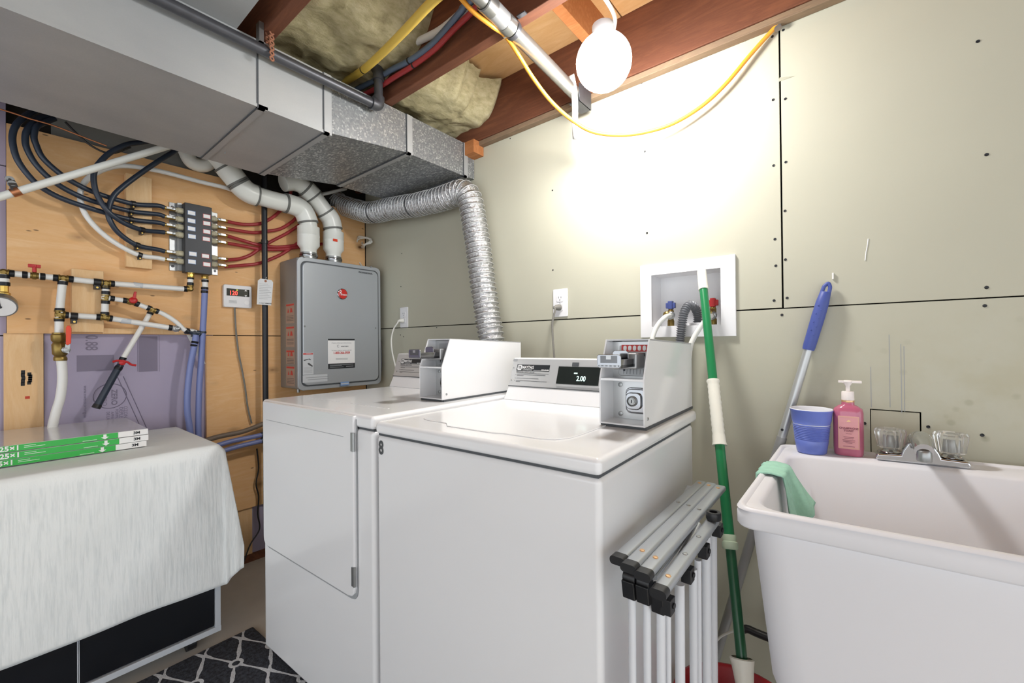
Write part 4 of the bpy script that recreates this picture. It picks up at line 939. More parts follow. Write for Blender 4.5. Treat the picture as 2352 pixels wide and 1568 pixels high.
part('cord', MB().tube([at_x(u, v, -2.437) for u, v in ((539, 706), (542, 760), (548, 810), (556, 850), (563, 890), (569, 935), (578, 972))], .0042, 8, k=6), m_gcable, ct)
lc = [at_x(u, v, -2.43) for u, v in ((590, 1030), (594, 1075), (588, 1110), (594, 1140), (592, 1180), (596, 1215), (575, 1250), (560, 1290))]
solo('loose_cable', MB().tube(lc, .0035, 8, k=6), m_black, 'loose dark cable hanging down the plywood beside the dryer', 'cable')

# ================================================================ wall outlets and the washer box
def outlet(label, u0, v0, u1, v1, cord, plug_low):
    a, b = at_y(u0, v0, WY), at_y(u1, v1, WY); cx, cz = (a.x+b.x)/2, (a.z+b.z)/2; w_, h_ = .072, .118
    k = thing('wall_outlet', label, 'outlet', (cx, WY, cz))
    part('cover_plate', MB().plate(FY(cx, cz, WY), rrect(w_, h_, .004), .006), m_plast, k, bev=.002)
    for s in (1, -1):
        F = FY(cx, cz+.019*s, WY-.006)
        rc = part('receptacle', MB().plate(F, rrect(.033, .028, .006), .002), m_plast, k)
        part('slots', MB().rect(F, -.006, .004, .002, .008, .0024).rect(F, .006, .004, .002, .007, .0024).rect(F, 0, -.007, .004, .004, .0024), m_gasket, rc)
    part('screw', MB().lathe([(.003, 0), (.002, .001)], (cx, WY-.006, cz), (0, -1, 0), 8), m_zinc, k)
    q = V((cx, WY-.008, cz-.019))
    cdn = thing('power_cord', cord[0], 'cord', (cx, WY-.03, cz-.03))
    part('plug', MB().lathe([(.013, 0), (.014, .004), (.011, .02), (.006, .032)], q, (-.35, -1, -.1), 14), cord[1], cdn)
    p1 = q+V((-.011, -.032, -.003)); part('cord', MB().tube([p1]+[at_y(u, v, y) for u, v, y in cord[2]], .0042, 8, k=6), cord[1], cdn)
outlet('white wall outlet left of the foil hose, dryer plugged in', 918, 705, 941, 753, ('white dryer cord drooping from the outlet beside the heater', m_wcable, ((914, 740, 1.48), (904, 756, 1.47), (899, 780, 1.46), (901, 808, 1.45), (907, 835, 1.45), (915, 870, 1.45))), 1)
outlet('white wall outlet right of the foil hose, washer plugged in', 1270, 662, 1307, 730, ('grey washer cord hanging straight down behind the price panel', m_gcable, ((1275, 712, 1.49), (1269, 740, 1.48), (1270, 780, 1.47), (1274, 830, 1.46), (1276, 870, 1.45))), 1)
bx = thing('washer_outlet_box', 'white recessed plumbing box in the wall behind the coin meter', 'outlet box', (-.464, WY, 1.14))
FB = FY(-.4635, 1.2685, WY)
def fr(mb, x0, x1, z0, z1, a, d0, d1):
    X0, X1, Z0, Z1 = BOX[0]+.003, BOX[1]-.003, BOX[2]+.004, BOX[3]-.006
    mb.box(x0, X0, d0, d1, z0, z1).box(X1, x1, d0, d1, z0, z1).box(X0, X1, d0, d1, Z1, z1).box(X0, X1, d0, d1, z0, Z0); return X0, X1, Z0, Z1
mb = MB(); X0, X1, Z0, Z1 = fr(mb, -.622, -.305, 1.137, 1.401, 0, WY-.010, WY-.0005); part('frame', mb, m_plast, bx)
part('recess', MB().box(X0-.002, X1+.002, WY+.088, WY+.09, Z0-.002, Z1+.002).box(X0-.002, X0, WY-.002, WY+.09, Z0, Z1).box(X1, X1+.002, WY-.002, WY+.09, Z0, Z1).box(X0, X1, WY-.002, WY+.09, Z1, Z1+.002).box(X0, X1, WY-.002, WY+.09, Z0-.002, Z0), m_plast, bx)
for u, m, nm in ((1541, m_bluecap, 'blue_valve'), (1638, m_red, 'red_valve')):
    c = at_y(u, 735, WY+.035); vz = Z0
    v = part('supply_valve', MB().lathe([(.012, 0), (.012, .02), (.010, .024), (.011, .055), (.008, .062)], (c.x, WY+.035, vz), (0, 0, 1), 12).lathe([(.012, 0), (.013, .03), (.009, .034)], (c.x, WY+.035, vz+.045), (-.25, -1, -.15), 14), m_brass, bx)
    part('valve_handle', MB().box(c.x-.008, c.x+.008, WY+.025, WY+.045, vz+.062, vz+.092).box(c.x-.017, c.x+.017, WY+.029, WY+.041, vz+.066, vz+.086), m, v, bev=.002)
part('drain_inlet', MB().lathe([(.03, 0), (.03, .01), (.026, .01), (.026, .002)], (-.44, WY+.045, Z0), (0, 0, 1), 20), m_plast, bx)
def sup(label, pts, nut):
    k = thing('supply_hose', label, 'hose', pts[-1], 'washer supply hoses'); part('hose', MB().tube(pts, .0085, 12, k=6), m_wcable, k)
    part('hose_nut', MB().lathe([(.013, -.008), (.0145, -.004), (.0145, .008), (.012, .01)], pts[0], pts[1]-pts[0], 12), m_zinc, k)
c = at_y(1541, 724, WY+.015); sup('white supply hose curving from the blue valve into the washer', [c, at_y(1528, 728, 1.50), at_y(1512, 745, 1.49), at_y(1502, 765, 1.48), at_y(1497, 790, 1.47), V((-.56, 1.46, 1.0))], 1)
c = at_y(1636, 724, WY+.015); sup('white supply hose from the red valve behind the green mop', [c, at_y(1624, 732, 1.50), at_y(1608, 752, 1.49), at_y(1594, 775, 1.48), at_y(1585, 800, 1.47), V((-.44, 1.46, 1.0))], 1)
dp = spline([V((-.44, WY+.045, Z0-.01)), V((-.437, WY+.045, Z0+.03)), V((-.441, WY+.03, Z0+.062)), V((-.452, WY-.0, Z0+.07)), V((-.462, WY-.022, Z0+.045)), V((-.468, WY-.032, Z0)), V((-.473, WY-.036, 1.12)), V((-.478, WY-.04, 1.05)), V((-.48, WY-.04, .98))], 14)
LL = [0]
for a, b in zip(dp, dp[1:]): LL.append(LL[-1]+(b-a).length)
n_ = int(LL[-1]/.0075*6); rs = []; j = 0
for i in range(n_+1):
    s_ = LL[-1]*i/n_
    while j < len(LL)-2 and LL[j+1] < s_: j += 1
    rs.append(dp[j].lerp(dp[j+1], (s_-LL[j])/max(1e-9, LL[j+1]-LL[j])))
solo('drain_hose', MB().tube(rs, lambda t: .0133+.0026*math.sin(t*LL[-1]/.0075*2*math.pi), 16), m_hose_grey, 'grey corrugated drain hose hooked into the white wall box', 'hose', sharp=25)

# ================================================================ utility sink and what stands on it
SX, SYB, SYF, SZ_ = -.178, 1.487, .868, .81
tilt = Mx.Translation((SX, 0, SZ_)) @ Mx.Rotation(-R(1.7), 4, 'Y')
sk = thing('utility_sink', 'deep white plastic laundry sink with wide rim', 'sink', (SX+.31, 1.18, 0))
WS, DS = .64, SYB-SYF
def ringpts(x0, x1, y0, y1, r, z, k=5):
    return [V(((x0+x1)/2+a, (y0+y1)/2+b, z)) for a, b in rrect(x1-x0, y1-y0, r, k)]
def loft(rings, X, cap0=False, cap1=False):
    mb = MB(X); n = len(rings[0]); vs = [v for r_ in rings for v in r_]
    fs = [(i*n+j, i*n+(j+1) % n, (i+1)*n+(j+1) % n, (i+1)*n+j) for i in range(len(rings)-1) for j in range(n)]
    if cap0: fs.append(tuple(range(n-1, -1, -1)))
    if cap1: fs.append(tuple(range((len(rings)-1)*n, len(rings)*n)))
    return mb.add(vs, fs)
y0, y1 = SYF, SYB
rings = [ringpts(.055, WS-.055, y0+.05, y1-.07, .05, -.40), ringpts(.030, WS-.03, y0+.035, y1-.05, .07, -.33), ringpts(.014, WS-.014, y0+.022, y1-.03, .06, -.075), ringpts(.012, WS-.012, y0+.02, y1-.03, .06, -.036),
         ringpts(-.002, WS, y0+.004, y1, .03, -.033), ringpts(-.004, WS, y0, y1, .03, -.028), ringpts(-.004, WS, y0, y1, .03, -.008), ringpts(0, WS-.004, y0+.004, y1-.004, .028, 0),
         ringpts(.024, WS-.03, y0+.028, y1-.10, .05, 0), ringpts(.032, WS-.036, y0+.036, y1-.108, .05, -.008), ringpts(.05, WS-.055, y0+.055, y1-.125, .06, -.28), ringpts(.08, WS-.09, y0+.09, y1-.15, .08, -.33)]
part('tub', loft(rings, tilt, True, True), m_tub, sk, sharp=60)
lip = loft([ringpts(-.004, WS, y0, y1, .03, .0), ringpts(-.001, WS-.003, y0+.003, y1-.003, .03, .005), ringpts(.006, WS-.010, y0+.010, y1-.01, .028, .005), ringpts(.010, WS-.014, y0+.014, y1-.014, .026, .0)], tilt)
part('rim_bead', lip, m_tub, sk, sharp=60)
for x in (.09, WS-.09):
    for y in (y0+.09, y1-.11):
        part('leg', MB().add([tilt @ V((x+a*.03, y+b*.03, -.395)) for a, b in ((-1, -1), (1, -1), (1, 1), (-1, 1))]+[V((SX+x+a*.018, y+b*.018, .0)) for a, b in ((-1, -1), (1, -1), (1, 1), (-1, 1))],
             [(3, 2, 1, 0), (4, 5, 6, 7), (0, 1, 5, 4), (1, 2, 6, 5), (2, 3, 7, 6), (3, 0, 4, 7)]), m_tub, sk, bev=.004)
def on_rim(u, v, x=None):
    d = ray(u, v); n = tilt.to_3x3() @ V((0, 0, 1)); o = tilt @ V((0, 0, .001)); return CAM+d*((o-CAM).dot(n)/d.dot(n))
# faucet
fa = on_rim(2036, 1050); fb = on_rim(2205, 1062)
fa.y = fb.y = 1.435; fz = fa.z
fc = thing('faucet', 'chrome two-knob faucet with clear ribbed handles on the sink ledge', 'faucet', (fa+fb)/2)
xa, xb = at_y(2046, 1040, 1.43).x, at_y(2186, 1052, 1.43).x; xm = (xa+xb)/2
def rimz(x): return SZ_+(x-SX)*math.tan(R(1.7))+.0015
FBs = Mx.Translation((xm, 1.435, rimz(xm))) @ Mx.Rotation(-R(1.7), 4, 'Y')
hw = (xb-xa)/2
bs = MB(FBs); prof2 = [(-hw-.028, .0), (-hw-.03, .008), (-hw-.026, .016), (-hw+.018, .018), (-.032, .03), (-.02, .052), (.02, .052), (.032, .03), (hw-.018, .018), (hw+.026, .016), (hw+.03, .008), (hw+.028, 0)]
bs.prism([(a, -.026, b) for a, b in prof2], (0, .052, 0)); part('body', bs, m_tap, fc, bev=.006, seg=3)
part('spout', MB(FBs).tube([V((0, .015, .030)), V((0, -.02, .056)), V((0, -.065, .060)), V((0, -.105, .048))], lambda t: .026-.009*t, 16, k=5), m_tap, fc)
part('aerator', MB(FBs).lathe([(.013, 0), (.0135, .003), (.0135, .02), (.011, .024)], (0, -.100, .024), (0, 0, 1), 18), m_zinc, fc)
for s_, nm in ((-1, 'left'), (1, 'right')):
    c = FBs @ V((s_*hw, 0, .018)); kb = part('knob_base', MB().lathe([(.022, 0), (.024, .003), (.016, .006), (.010, .012)], c, (0, 0, 1), 20), m_tap, fc)
    prof3 = [(.016, .008), (.024, .012), (.0265, .03), (.029, .046), (.030, .053), (.026, .059), (.010, .061)]
    kn = MB(); n = 40; vs = []
    for r_, h_ in prof3:
        for j in range(n): a = 2*math.pi*j/n; q = r_*(1+.06*math.cos(10*a)); vs.append(c+V((q*math.cos(a), q*math.sin(a), h_)))
    m_ = len(prof3); kn.add(vs, [(i*n+j, i*n+(j+1) % n, (i+1)*n+(j+1) % n, (i+1)*n+j) for i in range(m_-1) for j in range(n)]+[tuple(range(n-1, -1, -1)), tuple(range((m_-1)*n, m_*n))])
    part('clear_knob', kn, m_acryl, fc, label='clear ribbed acrylic knob')
    part('knob_core', MB().lathe([(.011, .014), (.013, .018), (.008, .045)], c, (0, 0, 1), 14), m_zinc, kb)
# plastic cup
cpz = rimz(-.105); cc_ = at_z(1863, 1026, cpz); cy_ = 1.425
cc_ = at_y(1864, 1028, cy_); cup = thing('plastic_cup', 'blue ridged plastic cup with white lining on the sink corner', 'cup', (cc_.x, cy_, cpz))
pr = [(.032, 0), (.034, .002)]
for i in range(10): z = .035+.0045*i; pr += [(.0355+z*.105, z), (.0340+z*.105, z+.0022)]
pr += [(.0455, .09), (.048, .113), (.0495, .115), (.0495, .118)]
part('shell', MB().lathe(pr, (cc_.x, cy_, cpz), (0, 0, 1), 40, True, False), m_cup, cup, sharp=60)
part('lining', MB().lathe([(.0495, .118), (.0485, .120), (.047, .117), (.033, .004), (.001, .003)], (cc_.x, cy_, cpz), (0, 0, 1), 40, False, False), m_cupin, cup, sharp=60)
# soap bottle
bz_ = rimz(-.02); bo = at_y(1949, 1032, 1.44); bo.z = bz_
so = thing('soap_bottle', 'pink pump soap bottle with a rose paper label', 'soap bottle', bo)
BF = Mx.Translation(bo) @ Mx.Rotation(R(3), 4, "Z")
def br(w_, d_, z): return [V((a, b, z)) for a, b in rrect(w_, d_, d_*.42, 5)]
part('bottle', loft([br(.058, .040, 0), br(.062, .044, .004), br(.064, .046, .02), br(.064, .046, .112), br(.060, .042, .122), br(.040, .034, .130), br(.028, .028, .133), br(.027, .027, .140)], BF, True, True), m_soap, so, sharp=50)
part('collar_band', MB(BF).lathe([(.0135, .138), (.0140, .139), (.0140, .144), (.0135, .145)], (0, 0, 0), (0, 0, 1), 20), m_gold, so)
part('pump_collar', MB(BF).lathe([(.0135, .144), (.0138, .146), (.0135, .166), (.012, .168)], (0, 0, 0), (0, 0, 1), 20), m_frost, so)
part('pump_head', MB(BF).lathe([(.005, .168), (.005, .182), (.010, .190), (.011, .194), (.008, .197)], (0, 0, 0), (0, 0, 1), 18).prism([(-.006, -.006, .190), (-.006, .006, .190), (-.006, .006, .196), (-.006, -.006, .196)], (.035, 0, 0)).box(-.020, .0, -.006, .006, .190, .196), m_frost, so, bev=.001)
FLb = BF @ FY(0, .062, -.0232)
lb = part('label', MB().plate(FLb, rrect(.044, .086, .002), .0006), m_slabel, so, label='rose paper label with gold border')
Fg = FLb @ Mx.Translation((0, 0, .0007)); bd = MB()
for cx_, cy2, w_, h_ in ((0, .0405, .041, .0008), (0, -.0405, .041, .0008), (-.0205, 0, .0008, .081), (.0205, 0, .0008, .081)): bd.rect(Fg, cx_, cy2, w_, h_, .0003)
part('label_border', bd, m_gold, lb)
m_plum = M('plum_ink', 0x8A4A58, .6)
text('CHAMPAGNE', .0066, Fg @ Mx.Translation((0, .011, 0)), m_plum, lb, .0002); text('TOAST', .0066, Fg @ Mx.Translation((0, .0045, 0)), m_plum, lb, .0002)
part('small_print', lines(Fg, [(-.006, .006, -.003, .0006), (-.011, .011, -.012, .0011), (-.009, .009, -.0155, .0011), (-.013, .013, -.020, .0011), (-.012, .012, -.0235, .0011), (-.007, .007, -.027, .0011), (-.012, .012, -.036, .0012)]), m_plum, lb)
part('emblem', MB().plate(Fg, [(-.005, .028), (-.001, .033), (.001, .0335), (.005, .028)], .0003), m_gold, lb)
# rag over the left rim
ra = on_rim(1785, 1085); rc0 = V((SX-.004, ra.y+.01, rimz(SX)))
def ragfn(i, j):
    y = rc0.y-.06+.12*j+.010*math.sin(i*5); s_ = i*.225
    if s_ < .04: x, z = SX-.010, rimz(SX)-.038+s_
    elif s_ < .095: x, z = SX-.010+(s_-.04), rimz(SX)+.008-.004*abs((s_-.065)/.03)
    else:
        t = s_-.095; k = t/.13; x, z = SX+.045+t*.16, rimz(SX)+.004-t*.96
        y += k*(.03-.045*j)
        if j > .62: z += .055*k*(j-.62)*2.6; x += .05*k*(j-.62)*2
        elif j > .40: z += .035*k*(1-abs(j-.51)/.11)
        x += .010*k*math.sin(j*10)
    return V((x+.003*math.sin(j*21+i*4), y, z+.0015*math.sin(j*25)))
rg = solo('rag', MB().grid(ragfn, 30, 16), m_rag, 'mint green rag hung over the left rim of the sink', 'cloth', sharp=0)
mo = rg.modifiers.new('th', 'SOLIDIFY'); mo.thickness = .003

# ================================================================ mop, pole, bucket, airer
m1 = at_y(1611, 617, 1.512); m0 = at_y(1713, 1600, 1.06)
def mpt(u, v):                     # point of the mop line nearest the given image row
    best = min((abs((m1.lerp(m0, t/400)-CAM).dot(_u)/(m1.lerp(m0, t/400)-CAM).dot(_f)*-FOC+784-v), t) for t in range(401)); return m1.lerp(m0, best[1]/400)
md = (m0-m1).normalized()
mp = thing('mop', 'green telescopic mop with ivory grips leaning by the washer', 'mop', m0)
pA, pB, pC, pD = mpt(0, 665), mpt(0, 1030), mpt(0, 1240), mpt(0, 1525)
part('upper_tube', MB().tube([m1.lerp(pA, .6), mpt(0, 1262)], .0128, 16), m_mop, mp)
part('lower_tube', MB().tube([mpt(0, 1000), m0], .0118, 16), m_mopd, mp)
part('end_grip', MB().lathe([(.008, 0), (.0125, .004), (.0145, .012), (.0150, (pA-m1).length*.9), (.0155, (pA-m1).length)], m1, md, 18), m_ivory, mp)
g0, g1 = mpt(0, 872), mpt(0, 1022); gl = (g1-g0).length
gp = [(.0175, 0), (.0185, .004)]
for i in range(10): gp += [(.0155, gl*(.06+.085*i)), (.0168, gl*(.10+.085*i))]
part('middle_grip', MB().lathe(gp+[(.0175, gl*.95), (.0195, gl)], g0, md, 18), m_ivory, mp)
c0, c1 = mpt(0, 1226), mpt(0, 1262); cl_ = (c1-c0).length
part('clamp_sleeve', MB().lathe([(.0155, 0), (.0165, .002), (.0155, cl_*.45), (.0185, cl_*.5), (.0185, cl_*.9), (.016, cl_)], c0, md, 18), M('pale_green', 0xBFCDB2, .45), mp)
s0_ = mpt(0, 1518); part('mop_socket', MB().lathe([(.022, -.006), (.026, -.004), (.023, .01), (.018, .05), (.020, .14)], s0_, md, 20, False, False), m_ivory, mp)
b0 = at_z(1728, 1532, .32); b0 = V((-.215, 1.035, 0))
bk = thing('bucket', 'red plastic bucket on the floor under the mop', 'bucket', b0)
part('shell', MB().lathe([(.093, 0), (.100, .004), (.125, .30), (.133, .302), (.133, .318), (.127, .32), (.121, .314), (.096, .01), (.001, .008)], b0, (0, 0, 1), 40, True, False), m_bucket, bk, sharp=50)
part('bail', MB().tube([b0+V((.132*math.cos(a), .132*math.sin(a)*.97, .300-.05*math.sin(a+.3)**2)) for a in [math.pi*i/16+.2 for i in range(17)]], .0025, 6), m_zinc, bk)
part('mop_head', MB().lathe([(.05, .10), (.085, .12), (.09, .17), (.06, .20), (.02, .215)], b0+V((-.0, .02, 0)), (0, 0, 1), 20), M('mop_yarn', 0xC9C6BC, .95, bump=1., bs=120), mp)
# blue-gripped pole
t1 = at_y(1903, 648, 1.515); t0_ = at_y(1636, 1535, 1.475)
td = (t0_-t1).normalized(); pl_ = thing('broom_pole', 'grey pole with a blue grip leaning on the wall behind the sink', 'pole', t0_)
gL = (at_y(1851, 802, 1.51)-t1).length
part('tube', MB().cyl(t1+td*gL*.9, t1+td*(gL+.28), .0118, 16), m_polegrey, pl_); part('lower_tube', MB().cyl(t1+td*(gL+.27), t0_, .0135, 16), M('pole_lower', 0x9B9C9C, .4, .3), pl_)
part('button', MB().lathe([(.004, 0), (.003, .003)], t1+td*(gL+.245)+V((-.004, -.0115, 0)), (-.2, -1, 0), 8), m_iron, pl_)
x_, y_ = basis(td); side = V((0, -1, 0)).cross(td).normalized()
FG = frame(t1, side, -td)
pol = [(-.015, -gL), (.015, -gL), (.017, -gL+.03), (.016, -.09), (.011, -.02), (.006, -.003), (0, 0), (-.006, -.003), (-.011, -.02), (-.016, -.09), (-.017, -gL+.03)]
part('grip', MB().lathe([(.0145, 0), (.0158, .01), (.0168, gL*.5), (.0160, gL*.7), (.0135, gL*.84), (.011, gL*.86)], t1+td*gL, -td, 16), m_grip, pl_)
part('hang_loop', MB().tube([FG @ V((a, b, 0)) for a, b in ((-.0085, -gL*.18), (-.0075, -gL*.08), (-.0055, -.010), (0, -.003), (.0055, -.010), (.0075, -gL*.08), (.0085, -gL*.18))], .0050, 10, k=4), m_grip, pl_)
nb = MB()
for i in range(8): nb.lathe([(.0022, 0), (.0012, .0012)], FG @ V((-.006+.009*(i % 2), -gL*.35-.012*i, .0155)), FG.to_3x3() @ V((0, 0, 1)), 8)
part('grip_dots', nb, m_grip, pl_)
p = at_y(1913, 634, WY); solo('wall_hook', MB().box(p.x-.002, p.x+.002, WY-.006, WY-.0002, p.z-.009, p.z+.009), m_tape, 'tiny white peg in the wall above the blue grip', 'hook')
# black pipe and cable in the corner under the sink
bp_ = [at_y(u, v, 1.40) for u, v in ((1700, 1448), (1716, 1444), (1740, 1454), (1800, 1478), (1860, 1505))]
solo('black_waste_pipe', MB().tube(bp_, .011, 12, k=5), m_black, 'black pipe bending from behind the mop under the sink', 'pipe')
wc = [at_y(u, v, 1.42) for u, v in ((1700, 1446), (1680, 1450), (1655, 1462), (1640, 1480), (1632, 1500), (1625, 1540))]
solo('white_wire', MB().tube(wc, .0035, 8, k=5), m_wcable, 'thin pale wire arching out from behind the mop', 'wire')
# folded drying rack against the washer side
ax_ = thing('drying_rack', 'folded grey metal drying rack standing between washer and mop', 'drying rack', (-.27, .85, 0))
RK = {'x': 0}
def bar(name, uv0, uv1, x, w_=.025, h_=.013, m=m_alu, rivets=(), cap=None, flat=False, x2=None):
    a, b = at_x(*uv0, x), at_x(*uv1, x if x2 is None else x2); d_ = (b-a).normalized(); s_ = V((1, 0, 0)); s_ = (s_-d_*s_.dot(d_)).normalized(); u_ = s_.cross(d_)
    if u_.z < 0: u_ = -u_
    F = frame(a, s_, u_); pr_ = rrect(w_, h_, h_*.42, 4); L_ = (b-a).length
    mb = MB().prism([F @ V((p_, q_, 0)) for p_, q_ in pr_], d_*L_); o = part(name, mb, m, ax_)
    for t in rivets: part('rivet', MB().lathe([(.0048, 0), (.004, .0015), (.001, .002)], a+d_*(L_*t)+u_*h_*.5, u_, 10), m_gold if t < .3 or t > .85 else m_zinc, o)
    if cap is not None:
        e_ = a if cap == 0 else b
        part('end_cap', MB().prism([F @ V((p_*1.08, q_*1.08, 0))-a+e_+d_*(-.010 if cap == 0 else -.006) for p_, q_ in pr_], d_*.018), m_black, o)
    return a, b, d_, u_
bar('slat', (1423, 1283), (1612, 1110), -.318, rivets=(.62, .96), cap=0)
bar('slat', (1448, 1300), (1634, 1114), -.292, rivets=(.10, .62, .95), cap=0)
bar('slat', (1480, 1318), (1655, 1120), -.268, rivets=(.10, .62, .95), cap=0)
bar('slat', (1556, 1195), (1592, 1118), -.332, .030, .004, m_alu)
bar('cross_slat', (1500, 1325), (1604, 1186), -.270, .014, .010)
bar('lower_slat', (1540, 1322), (1604, 1204), -.256, .012, .010)
bar('lower_slat', (1516, 1358), (1638, 1196), -.240, .024, .014, rivets=(.12, .40, .66), cap=0)
a = at_x(1639, 1188, -.236)
part('hook_end', MB().lathe([(.0135, 0), (.0145, .002), (.0145, .014), (.0135, .016), (.008, .016), (.008, .004)], a+V((0, 0, -.004)), (0, 0, 1), 20), m_black, ax_)
for u, v, x in ((1447, 1345, -.305), (1479, 1356, -.282), (1513, 1378, -.262)):
    a = at_x(u, v, x); mb = MB().lathe([(.012, -.011), (.012, .011)], a+V((0, .004, .014)), (1, 0, 0), 16)
    mb.prism([a+V((-.011, -.012, .012)), a+V((-.011, .014, .012)), a+V((-.011, .012, -.024)), a+V((-.011, -.006, -.020))], (.022, 0, 0)); part('joint', mb, m_black, ax_, bev=.002)
for u, v, x in ((1651, 1214, -.236), (1620, 1262, -.240), (1583, 1316, -.244), (1537, 1386, -.248)):
    a = at_x(u-3, v, x); part('clip', MB().box(a.x-.009, a.x+.009, a.y-.012, a.y+.010, a.z-.014, a.z+.012).lathe([(.005, 0), (.005, .003)], (a.x+.009, a.y, a.z), (1, 0, 0), 10), m_black, ax_, bev=.002)
for i, (u, v, x, r_) in enumerate(((1452, 1372, -.305, .0065), (1486, 1385, -.284, .0065), (1518, 1395, -.266, .0075), (1533, 1392, -.262, .006), (1561, 1340, -.250, .0085), (1592, 1305, -.252, .0075), (1603, 1285, -.250, .0065), (1622, 1230, -.245, .009), (1637, 1200, -.246, .0085))):
    a = at_x(u, v, x); part('upright', MB().cyl(V((a.x-.004, a.y, .012)), a, r_, 12), m_wtube, ax_)
part('foot_bar', MB().box(-.325, -.235, .655, .675, .004, .02), m_wtube, ax_, bev=.003); part('foot_bar', MB().box(-.325, -.235, 1.03, 1.05, .004, .02), m_wtube, ax_, bev=.003)

# ================================================================ covered cabinet, filters, rug
CXF, CYR, CZT = -1.862, .548, .748
cb = thing('cabinet', 'low black gloss cabinet on casters under the white cover', 'cabinet', (-2.15, .1, 0))
part('body', MB().box(-2.43, CXF-.014, -.70, CYR-.006, .075, CZT), m_cab, cb)
jy = at_x(180, 1520, CXF).y
part('door', MB().box(CXF-.014, CXF-.002, jy+.003, CYR-.022, .085, CZT-.02), m_cab, cb, bev=.001, label='right black gloss door')
part('door', MB().box(CXF-.014, CXF-.002, -.68, jy-.003, .085, CZT-.02), m_cab, cb, bev=.001, label='left black gloss door')
for dy in (-.0026, .0008): part('door_edge', MB().box(CXF-.014, CXF-.0005, jy+dy, jy+dy+.0018, .085, CZT-.02), m_cabwhite, cb)
part('corner_post', MB().box(CXF-.03, CXF, CYR-.018, CYR, .06, CZT-.002), m_cabwhite, cb, bev=.001)
part('bottom_rail', MB().box(CXF-.03, CXF+.001, -.70, CYR+.001, .058, .078), m_cabwhite, cb, bev=.001)
part('side_rail', MB().box(-2.43, CXF-.03, CYR-.012, CYR, .058, .078), m_cabwhite, cb, bev=.001)
for x, y in ((-1.93, .47), (-2.35, .47), (-1.93, -.6), (-2.35, -.6)):
    c_ = part('caster', MB().cyl(V((x, y-.014, .026)), V((x, y+.014, .026)), .026, 16).box(x-.014, x+.014, y-.018, y+.018, .045, .059), m_black, cb)
SXL = .585
def cloth(i, j):
    s_ = i*(SXL+.51); t_ = -.75+j*(CYR+.75+.42)
    dx = max(0, s_-SXL); dy = max(0, t_-CYR)
    x = -2.445+min(s_, SXL); y = min(t_, CYR); z = CZT+.004
    if dx or dy:
        rho = math.hypot(dx, dy); a_ = math.atan2(dy, dx)            # 0 front drop, pi/2 side drop
        w2 = math.sin(2*a_)**2; e = 1-.30*w2
        drop = max(dx, dy)*(1-.10*w2); out = .014*min(1, rho/.03)+.020*rho/.5+.11*min(dx, dy)
        z -= drop; x += out*math.cos(a_)*(1 if dx else 0); y += out*math.sin(a_)*(1 if dy else 0)
        x += .006*math.sin(t_*14)*dx/.5*(1-w2)+.003*math.sin(t_*31+1)*dx
        y += .010*math.sin(s_*12)*dy/.4*(1-w2)
    else: z += .0012*math.sin(s_*25)*math.sin(t_*17)
    return V((x, y, z))
ck = solo('cabinet_cover', MB().grid(cloth, 84, 130), m_cloth, 'ribbed white cloth cover draped over the black cabinet', 'cover cloth', sharp=0)
mo = ck.modifiers.new('th', 'SOLIDIFY'); mo.thickness = .002; mo.offset = -1
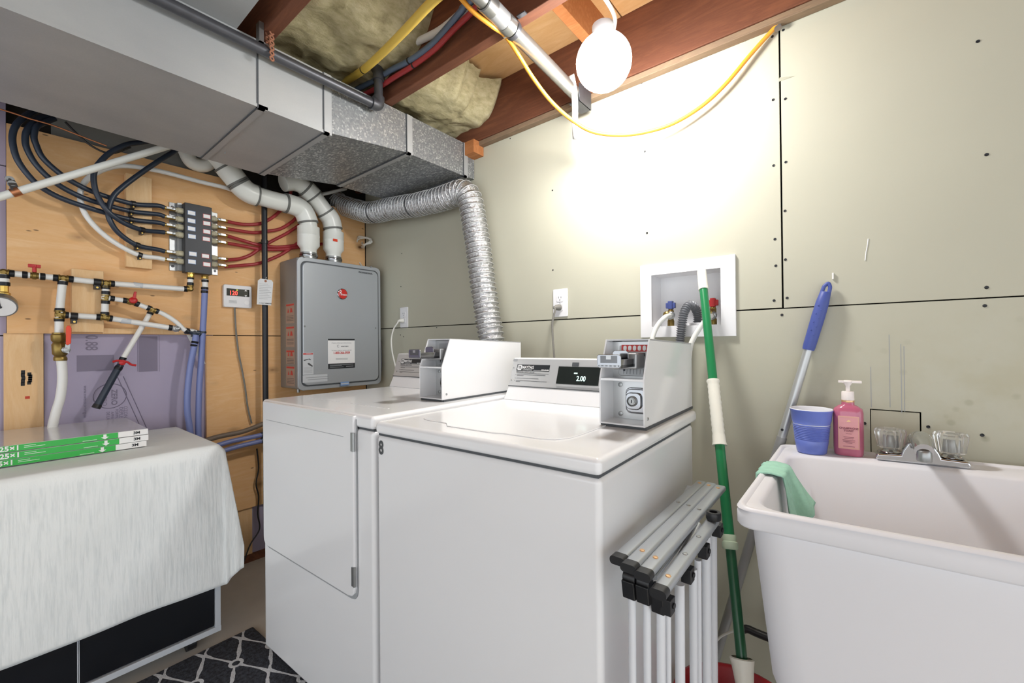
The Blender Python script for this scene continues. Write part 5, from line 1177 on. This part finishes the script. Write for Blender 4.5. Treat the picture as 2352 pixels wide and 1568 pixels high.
def filt(label, x1, y1, z0, cut, gy):
    k = thing('air_filter', label, 'air filter', (x1-.2, y1-.31, z0), 'air filters on the cabinet cover'); th = .0205; y0 = y1-.632; x0 = x1-.395
    part('pack', MB().box(x0, x1, y0, y1, z0, z0+th), m_film, k, bev=.0012)
    F = FX(0, z0+th/2, x1)
    gb_ = part('green_band', MB().rect(F, (y0+gy)/2, 0, gy-y0, th-.0015, .0005), m_green, k)
    part('white_end', MB().rect(F, (gy+y1)/2+.0005, 0, y1-gy-.001, th-.0015, .0005), m_label_w, k)
    Ft = F @ Mx.Translation((0, 0, .0007))
    text('3M', .013, Ft @ Mx.Translation((y1-.032, 0, 0)), m_label_k, k, .0004, xs=1.15)
    ar = gy-.034; part('arrow', MB().plate(Ft, [(ar-.004, .008), (ar-.004, -.001), (ar-.010, -.001), (ar, -.009), (ar+.010, -.001), (ar+.004, -.001), (ar+.004, .008)], .0003), m_label_w, gb_)
    yt = at_x(44 if cut == 0 else 45 if cut == 1 else 30, 1030, x1).y
    text('16×25×1', .0205, Ft @ Mx.Translation((yt+.002, 0, 0)), m_label_w, k, .0006, 'RIGHT')
    part('small_print', lines(Ft, [(yt+.01, yt+.035, .004, .0012), (yt+.01, yt+.055, -.001, .0012), (ar-.055, ar-.02, -.006, .0012)]), m_label_w, gb_)
fz = CZT+.0075
filt('bottom boxed air filter of the green-banded stack', -2.036, .367, fz, 2, .283)
filt('middle boxed air filter of the green-banded stack', -2.034, .372, fz+.0215, 1, .292)
filt('topmost boxed air filter of the green-banded stack', -2.038, .372, fz+.043, 0, .290)
rugb = MB()
RZ = [at_z(581, 1440, .008), V((-1.845, -.9, .008)), V((-.25, -.9, .008)), V((-.25, .72, .008))]
RZ[3] = RZ[0]+(ml(0, 0, 0)-ml(-1, 0, 0))*1.6
RZ = [V((p_.x, p_.y, .001)) for p_ in RZ]
rugo = solo('rug', MB().prism([RZ[0], RZ[1], RZ[2], RZ[3]][::1], (0, 0, .011)), m_rug, 'dark charcoal rug with pale trellis lines in front of the machines', 'rug', bev=.004)

# torn paper at the drywall joint and a pale scrape on the wall
p = at_y(1789, 184, WY); part('paper_tear', MB().add([(p.x, WY-.0006, p.z+.004), (p.x+.004, WY-.012, p.z+.001), (p.x+.04, WY-.002, p.z-.004), (p.x, WY-.0006, p.z-.005)], [(0, 1, 2, 3)]), m_dry, wr)
sc_ = [at_y(u, v, WY-.0008) for u, v in ((1994, 548), (1992, 565), (1989, 580), (1987, 598))]
part('scrape', MB().tube(sc_, .0012, 6, k=4), m_label_w, wr)
bake_texts()
